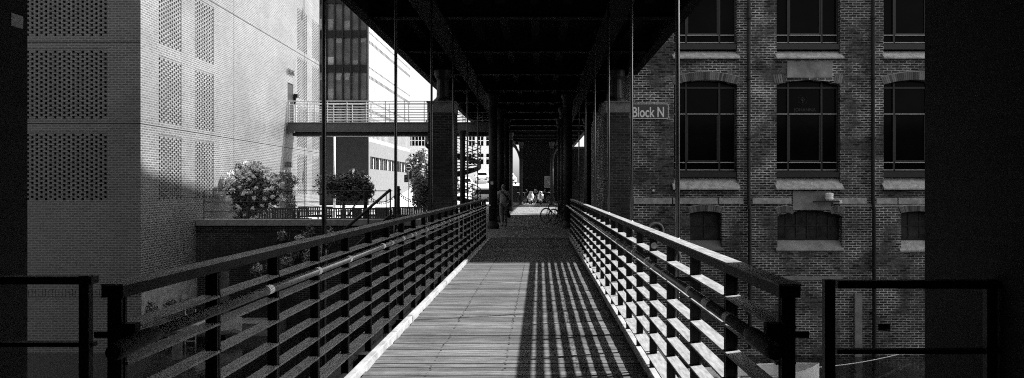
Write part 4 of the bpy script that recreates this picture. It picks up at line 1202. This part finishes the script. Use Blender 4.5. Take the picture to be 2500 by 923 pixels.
def wheel(mb_t, mb_r, c, ax, R):
    mb_t.torus(c, ax, R-.02, .022, 26, 6); mb_r.torus(c, ax, R-.05, .012, 26, 5)
    c = Vector(c); ax = Vector(ax).normalized(); t = ax.cross(Vector((0,0,1))).normalized(); q = ax.cross(t)
    for k in range(14):
        a = 2*PI*k/14; mb_r.tube([c+ax*.02, c+(math.cos(a)*t+math.sin(a)*q)*(R-.05)], .0025, 3, cap=False)
    mb_r.tube([c-ax*.04, c+ax*.04], .025, 8)
def bike_proto(label):
    t = thing('bicycle', label, 'bicycle', (0,0,0), group='parked bicycles')     # along X, front at +X
    R = .345
    for x in (-.52,.52):
        a, b = MB(), MB(); wheel(a, b, (x,0,R), (0,1,0), R); w = a.build('wheel', M['tyre'], t, world=False); b.build('rim', M['flat'], w, world=False)
    mb = MB()
    bb=(-.08,0,.28); st=(-.2,0,.78); hd=(.36,0,.82); hb=(.39,0,.68)
    for p, q, r in ((bb,st,.017),(st,hd,.017),(bb,hb,.02),((-.52,0,R),bb,.011),((-.52,0,R),st,.009),(hd,hb,.022)): mb.tube([p,q],r,8)
    for s in (-.035,.035): mb.tube([(.4,s,.66),(.52,s,R)],.012,6)
    mb.build('frame', M['iron2'], t, world=False)
    mb = MB(); mb.tube([st,(-.23,0,.93)],.013,8); mb.prism([(-.36,-.08,.93),(-.36,.08,.93),(-.24,.07,.94),(-.08,.02,.94),(-.08,-.02,.94),(-.24,-.07,.94)],(0,0,.045)); mb.build('saddle', M['leather'], t, world=False)
    mb = MB(); mb.tube([hd,(.33,0,1.0)],.013,8); mb.tube([(.2,-.29,1.03),(.33,-.22,1.03),(.38,0,1.0),(.33,.22,1.03),(.2,.29,1.03)],.013,8); mb.build('handlebar', M['chrome'], t, world=False)
    mb = MB(); mb.torus((-.08,.05,.28),(0,1,0),.085,.008,16,4); mb.tube([(-.08,.05,.28),(-.02,.08,.13)],.009,5); mb.tube([(-.08,-.05,.28),(-.14,-.08,.43)],.009,5); mb.box(-.06,.02,.06,.14,.12,.14); mb.build('crankset', M['iron'], t, world=False)
    mb = MB(); mb.tube([(-.86,0,.42),(-.78,0,.62),(-.55,0,.72),(-.34,0,.66)],.014,6); mb.build('mudguard', M['iron'], t, world=False)
    return t
bk = bike_proto('bicycle leaning at the nearest right column, its wheel nearest the road')
bk.location = (.72, 31.6, 0); bk.rotation_euler = (0,.0,2.5)
for x, y, a, z, lab in ((.98,30.3,2.35,0,'bicycle standing in front of the one leaning at the right column'),
        (1.5,28.9,2.2,0,'bicycle wheel poking out behind the right railing end'),
        (-1.55,58.7,1.95,.13,'dark bicycle at the left end of the row beyond the road'),
        (-1.2,59.4,1.75,.13,'dark bicycle second from the left beyond the road'),
        (1.0,58.9,1.85,.13,'lone bicycle right of the two white scooters'),
        (-.2,61.6,1.1,.13,'bicycle parked behind the two white scooters'),
        (.45,62.0,2.2,.13,'bicycle behind the right scooter with its handlebar showing')):
    dup(bk, loc=(x,y,z), rz=a, label=lab)

def scooter_proto(label):
    t = thing('motor_scooter', label, 'scooter', (0,0,0), group='white motor scooters')   # front at -Y
    a, b = MB(), MB()
    for y in (-.62,.6):
        a = MB(); a.torus((0,y,.22),(1,0,0),.17,.055,20,8); w = a.build('wheel', M['tyre'], t, world=False)
        b = MB(); b.tube([(-.05,y,.22),(.05,y,.22)],.12,14); b.build('rim', M['galv'], w, world=False)
    mb = MB()   # leg shield, curved
    vs = []; rows_ = [(.42,-.38,.2),(.55,-.42,.25),(.78,-.45,.25),(.93,-.43,.17)]
    for z, y, w in rows_:
        for k in range(5): u = (k-2)/2; vs.append((w*u, y+.08*u*u, z))
    for z, y, w in rows_:
        for k in range(5): u = (k-2)/2; vs.append((w*u, y+.08*u*u+.03, z))
    fs = [(r*5+k,r*5+k+1,(r+1)*5+k+1,(r+1)*5+k) for r in range(3) for k in range(4)]
    fs += [(20+q[0],20+q[3],20+q[2],20+q[1]) for q in fs]
    fs += [(r*5+4,20+r*5+4,20+(r+1)*5+4,(r+1)*5+4) for r in range(3)]+[(r*5,(r+1)*5,20+(r+1)*5,20+r*5) for r in range(3)]
    fs += [(k,20+k,20+k+1,k+1) for k in range(4)]+[(15+k,15+k+1,35+k+1,35+k) for k in range(4)]
    mb.add(vs, fs); mb.build('leg_shield', M['white'], t, world=False, smooth=True)
    mb = MB(); mb.box(-.17,.17,-.36,.2,.26,.3); mb.build('footboard', M['white'], t, world=False)
    mb = MB(); mb.ball((0,.52,.6),.23,.46,.19,n=14,m=9); mb.build('rear_body', M['white'], t, world=False, smooth=True)
    mb = MB(); mb.ball((0,-.62,.37),.1,.25,.1,n=12,m=8); mb.build('front_mudguard', M['white'], t, world=False, smooth=True)
    mb = MB(); mb.ball((0,-.4,1.02),.13,.15,.11,n=12,m=8); hs = mb.build('headset', M['white'], t, world=False, smooth=True)
    mb = MB(); mb.tube([(0,-.53,1.03),(0,-.57,1.03)],.085,16); mb.build('headlight', M['chrome'], hs, world=False)
    mb = MB(); mb.tube([(-.36,-.3,1.04),(-.12,-.4,1.03),(.12,-.4,1.03),(.36,-.3,1.04)],.02,8); mb.build('handlebar', M['leather'], t, world=False)
    for s in (-1,1):
        mb = MB(); mb.tube([(s*.26,-.34,1.05),(s*.36,-.36,1.24)],.008,5); mb.tube([(s*.36,-.35,1.24),(s*.36,-.37,1.24)],.055,12); mb.build('mirror', M['chrome'], t, world=False)
    mb = MB(); mb.ball((0,.45,.78),.14,.42,.07,n=12,m=7); mb.build('seat', M['leather'], t, world=False, smooth=True)
    mb = MB(); mb.box(-.2,.2,-.375,-.355,.2,.26); mb.tube([(0,-.4,.95),(0,-.6,.24)],.03,8); mb.build('fork', M['iron2'], t, world=False)
    return t
s1 = scooter_proto('left of the two white motor scooters beyond the road'); s1.location = (-.76, 59.6, .13); s1.rotation_euler = (0,0,.12)
s2 = dup(s1, loc=(.12, 59.5, .13), rz=-.05, label='right of the two white motor scooters beyond the road')

# ------------------------------------------------------------------ the walking man
def skin(name, verts, edges, radii, mat, parent, sub=2):
    me = bpy.data.meshes.new(name); bm = bmesh.new()
    lay = bm.verts.layers.skin.verify()
    vv = [bm.verts.new(v) for v in verts]
    for a, b in edges: bm.edges.new((vv[a], vv[b]))
    for k, v in enumerate(vv):
        r = radii[k]; v[lay].radius = r if isinstance(r, tuple) else (r, r)
        v[lay].use_root = (k == 0)
    bm.to_mesh(me); bm.free()
    o = bpy.data.objects.new(name, me); COL.objects.link(o)
    m1 = o.modifiers.new('skin', 'SKIN'); m1.use_smooth_shade = True
    m2 = o.modifiers.new('sub', 'SUBSURF'); m2.levels = sub; m2.render_levels = sub
    bpy.context.view_layer.update()
    me2 = bpy.data.meshes.new_from_object(o.evaluated_get(bpy.context.evaluated_depsgraph_get()))
    me2.materials.clear(); me2.materials.append(mat)
    bpy.data.objects.remove(o)
    r = bpy.data.objects.new(name, me2); COL.objects.link(r); r.parent = parent
    for p in me2.polygons: p.use_smooth = True
    return r
pm = thing('person', 'man in a pale checked shirt and jeans with a shoulder bag walking under the bridge', 'person', (-1.47, 29.15, 0), .25)
# local: walks away (+Y), right hand side is +X
V = [(0,0,.95),(0,.01,1.12),(0,.03,1.32),(0,.04,1.45),(0,.05,1.52),            # pelvis..neck 0-4
     (.19,.03,1.40),(.25,-.05,1.13),(.22,.05,.92),                              # right arm 5-7
     (-.19,.03,1.40),(-.25,.06,1.14),(-.22,.2,.95),                             # left arm 8-10
     (.1,0,.9),(.1,.1,.5),(.1,.02,.09),(.1,.16,.04),                            # right leg 11-14
     (-.1,0,.9),(-.1,-.02,.49),(-.1,-.22,.12),(-.1,-.1,.04)]                    # left leg 15-18
E = [(0,1),(1,2),(2,3),(3,4),(3,5),(5,6),(6,7),(3,8),(8,9),(9,10),(0,11),(11,12),(12,13),(13,14),(0,15),(15,16),(16,17),(17,18)]
R_ = [(.15,.11),(.145,.11),(.165,.12),(.12,.09),.06,.06,.045,.03,.06,.045,.03,.085,.06,.042,.035,.085,.06,.042,.035]
# fingers: a palm vertex and five chains per hand
def hand(w, d):
    w = Vector(w); d = Vector(d).normalized(); k = len(V); out = []
    V.append(tuple(w+d*.07)); R_.append((.03,.018)); E.append((7 if w.x > 0 else 10, k))
    for j, (off, L) in enumerate(((-.03,.07),(-.01,.08),(.01,.078),(.028,.06))):
        a = w+d*.1+Vector((0,off,0)); b = a+d*L*.5; c = b+d*L*.45+Vector((-.015 if w.x>0 else .015,0,0))
        for q, p in enumerate((a,b,c)):
            V.append(tuple(p)); R_.append(.0095); E.append((k if q == 0 else len(V)-2, len(V)-1))
    a = w+d*.05+Vector((0,.045,0)); b = a+d*.035+Vector((0,.012,0))
    V.append(tuple(a)); R_.append(.012); E.append((k, len(V)-1)); V.append(tuple(b)); R_.append(.01); E.append((len(V)-2, len(V)-1))
hand(V[7], (0,.25,-1)); hand(V[10], (0,.3,-1))
body = skin('body', V, E, R_, M['skin'], pm)
# head with face, ears and hair, turned a little to the right
mb = MB(); mb.ball((0,.07,1.62), .075, .095, .115, n=18, m=14)
mb.ball((0,.165,1.605), .013, .02, .022, n=8, m=6)
for s in (-1,1): mb.ball((s*.076,.06,1.61), .012, .025, .032, n=8, m=6); mb.ball((s*.03,.153,1.635), .012, .008, .008, n=8, m=5)
mb.ball((0,.155,1.565), .025, .01, .007, n=8, m=5)
h = mb.build('head', M['skin'], pm, world=False, smooth=True)
mb = MB(); mb.ball((0,.05,1.645), .081, .095, .105, n=18, m=12); mb.build('hair', M['hair'], pm, world=False, smooth=True)
# shirt, trousers, shoes
sv = [(0,0,.93),(0,.01,1.12),(0,.03,1.32),(0,.04,1.44),(.19,.03,1.40),(.235,-.02,1.22),(-.19,.03,1.40),(-.235,.05,1.22)]
se = [(0,1),(1,2),(2,3),(3,4),(4,5),(3,6),(6,7)]
skin('shirt', sv, se, [(.185,.14),(.18,.14),(.19,.145),(.13,.1),.08,.075,.08,.075], M['shirt'], pm)
tv = [(0,0,.97),(.1,0,.88),(.1,.1,.5),(.1,.03,.12),(-.1,0,.88),(-.1,-.02,.49),(-.1,-.2,.15)]
skin('trousers', tv, [(0,1),(1,2),(2,3),(0,4),(4,5),(5,6)], [(.165,.13),.1,.08,.066,.1,.08,.066], M['jeans'], pm)
for x, y, z in ((.1,.1,.05),(-.1,-.16,.06)):
    mb = MB(); mb.ball((x,y,z), .05, .14, .05, n=12, m=7); mb.build('shoe', M['leather'], pm, world=False, smooth=True)
bag = thing('shoulder_bag', 'black shoulder bag hanging on the walking man', 'bag', (-1.47, 29.15, 0), .25)
mb = MB(); mb.box(.17,.27,-.2,.14,.82,1.06); mb.build('pouch', M['leather'], bag, world=False, bevel=.03)
mb = MB(); mb.tube([(.24,-.05,1.06),(.12,-.14,1.2),(-.02,-.15,1.34),(-.14,-.06,1.48),(-.12,.08,1.49),(.02,.17,1.33),(.2,.12,1.06)], .018, 6); mb.build('strap', M['leather'], bag, world=False)
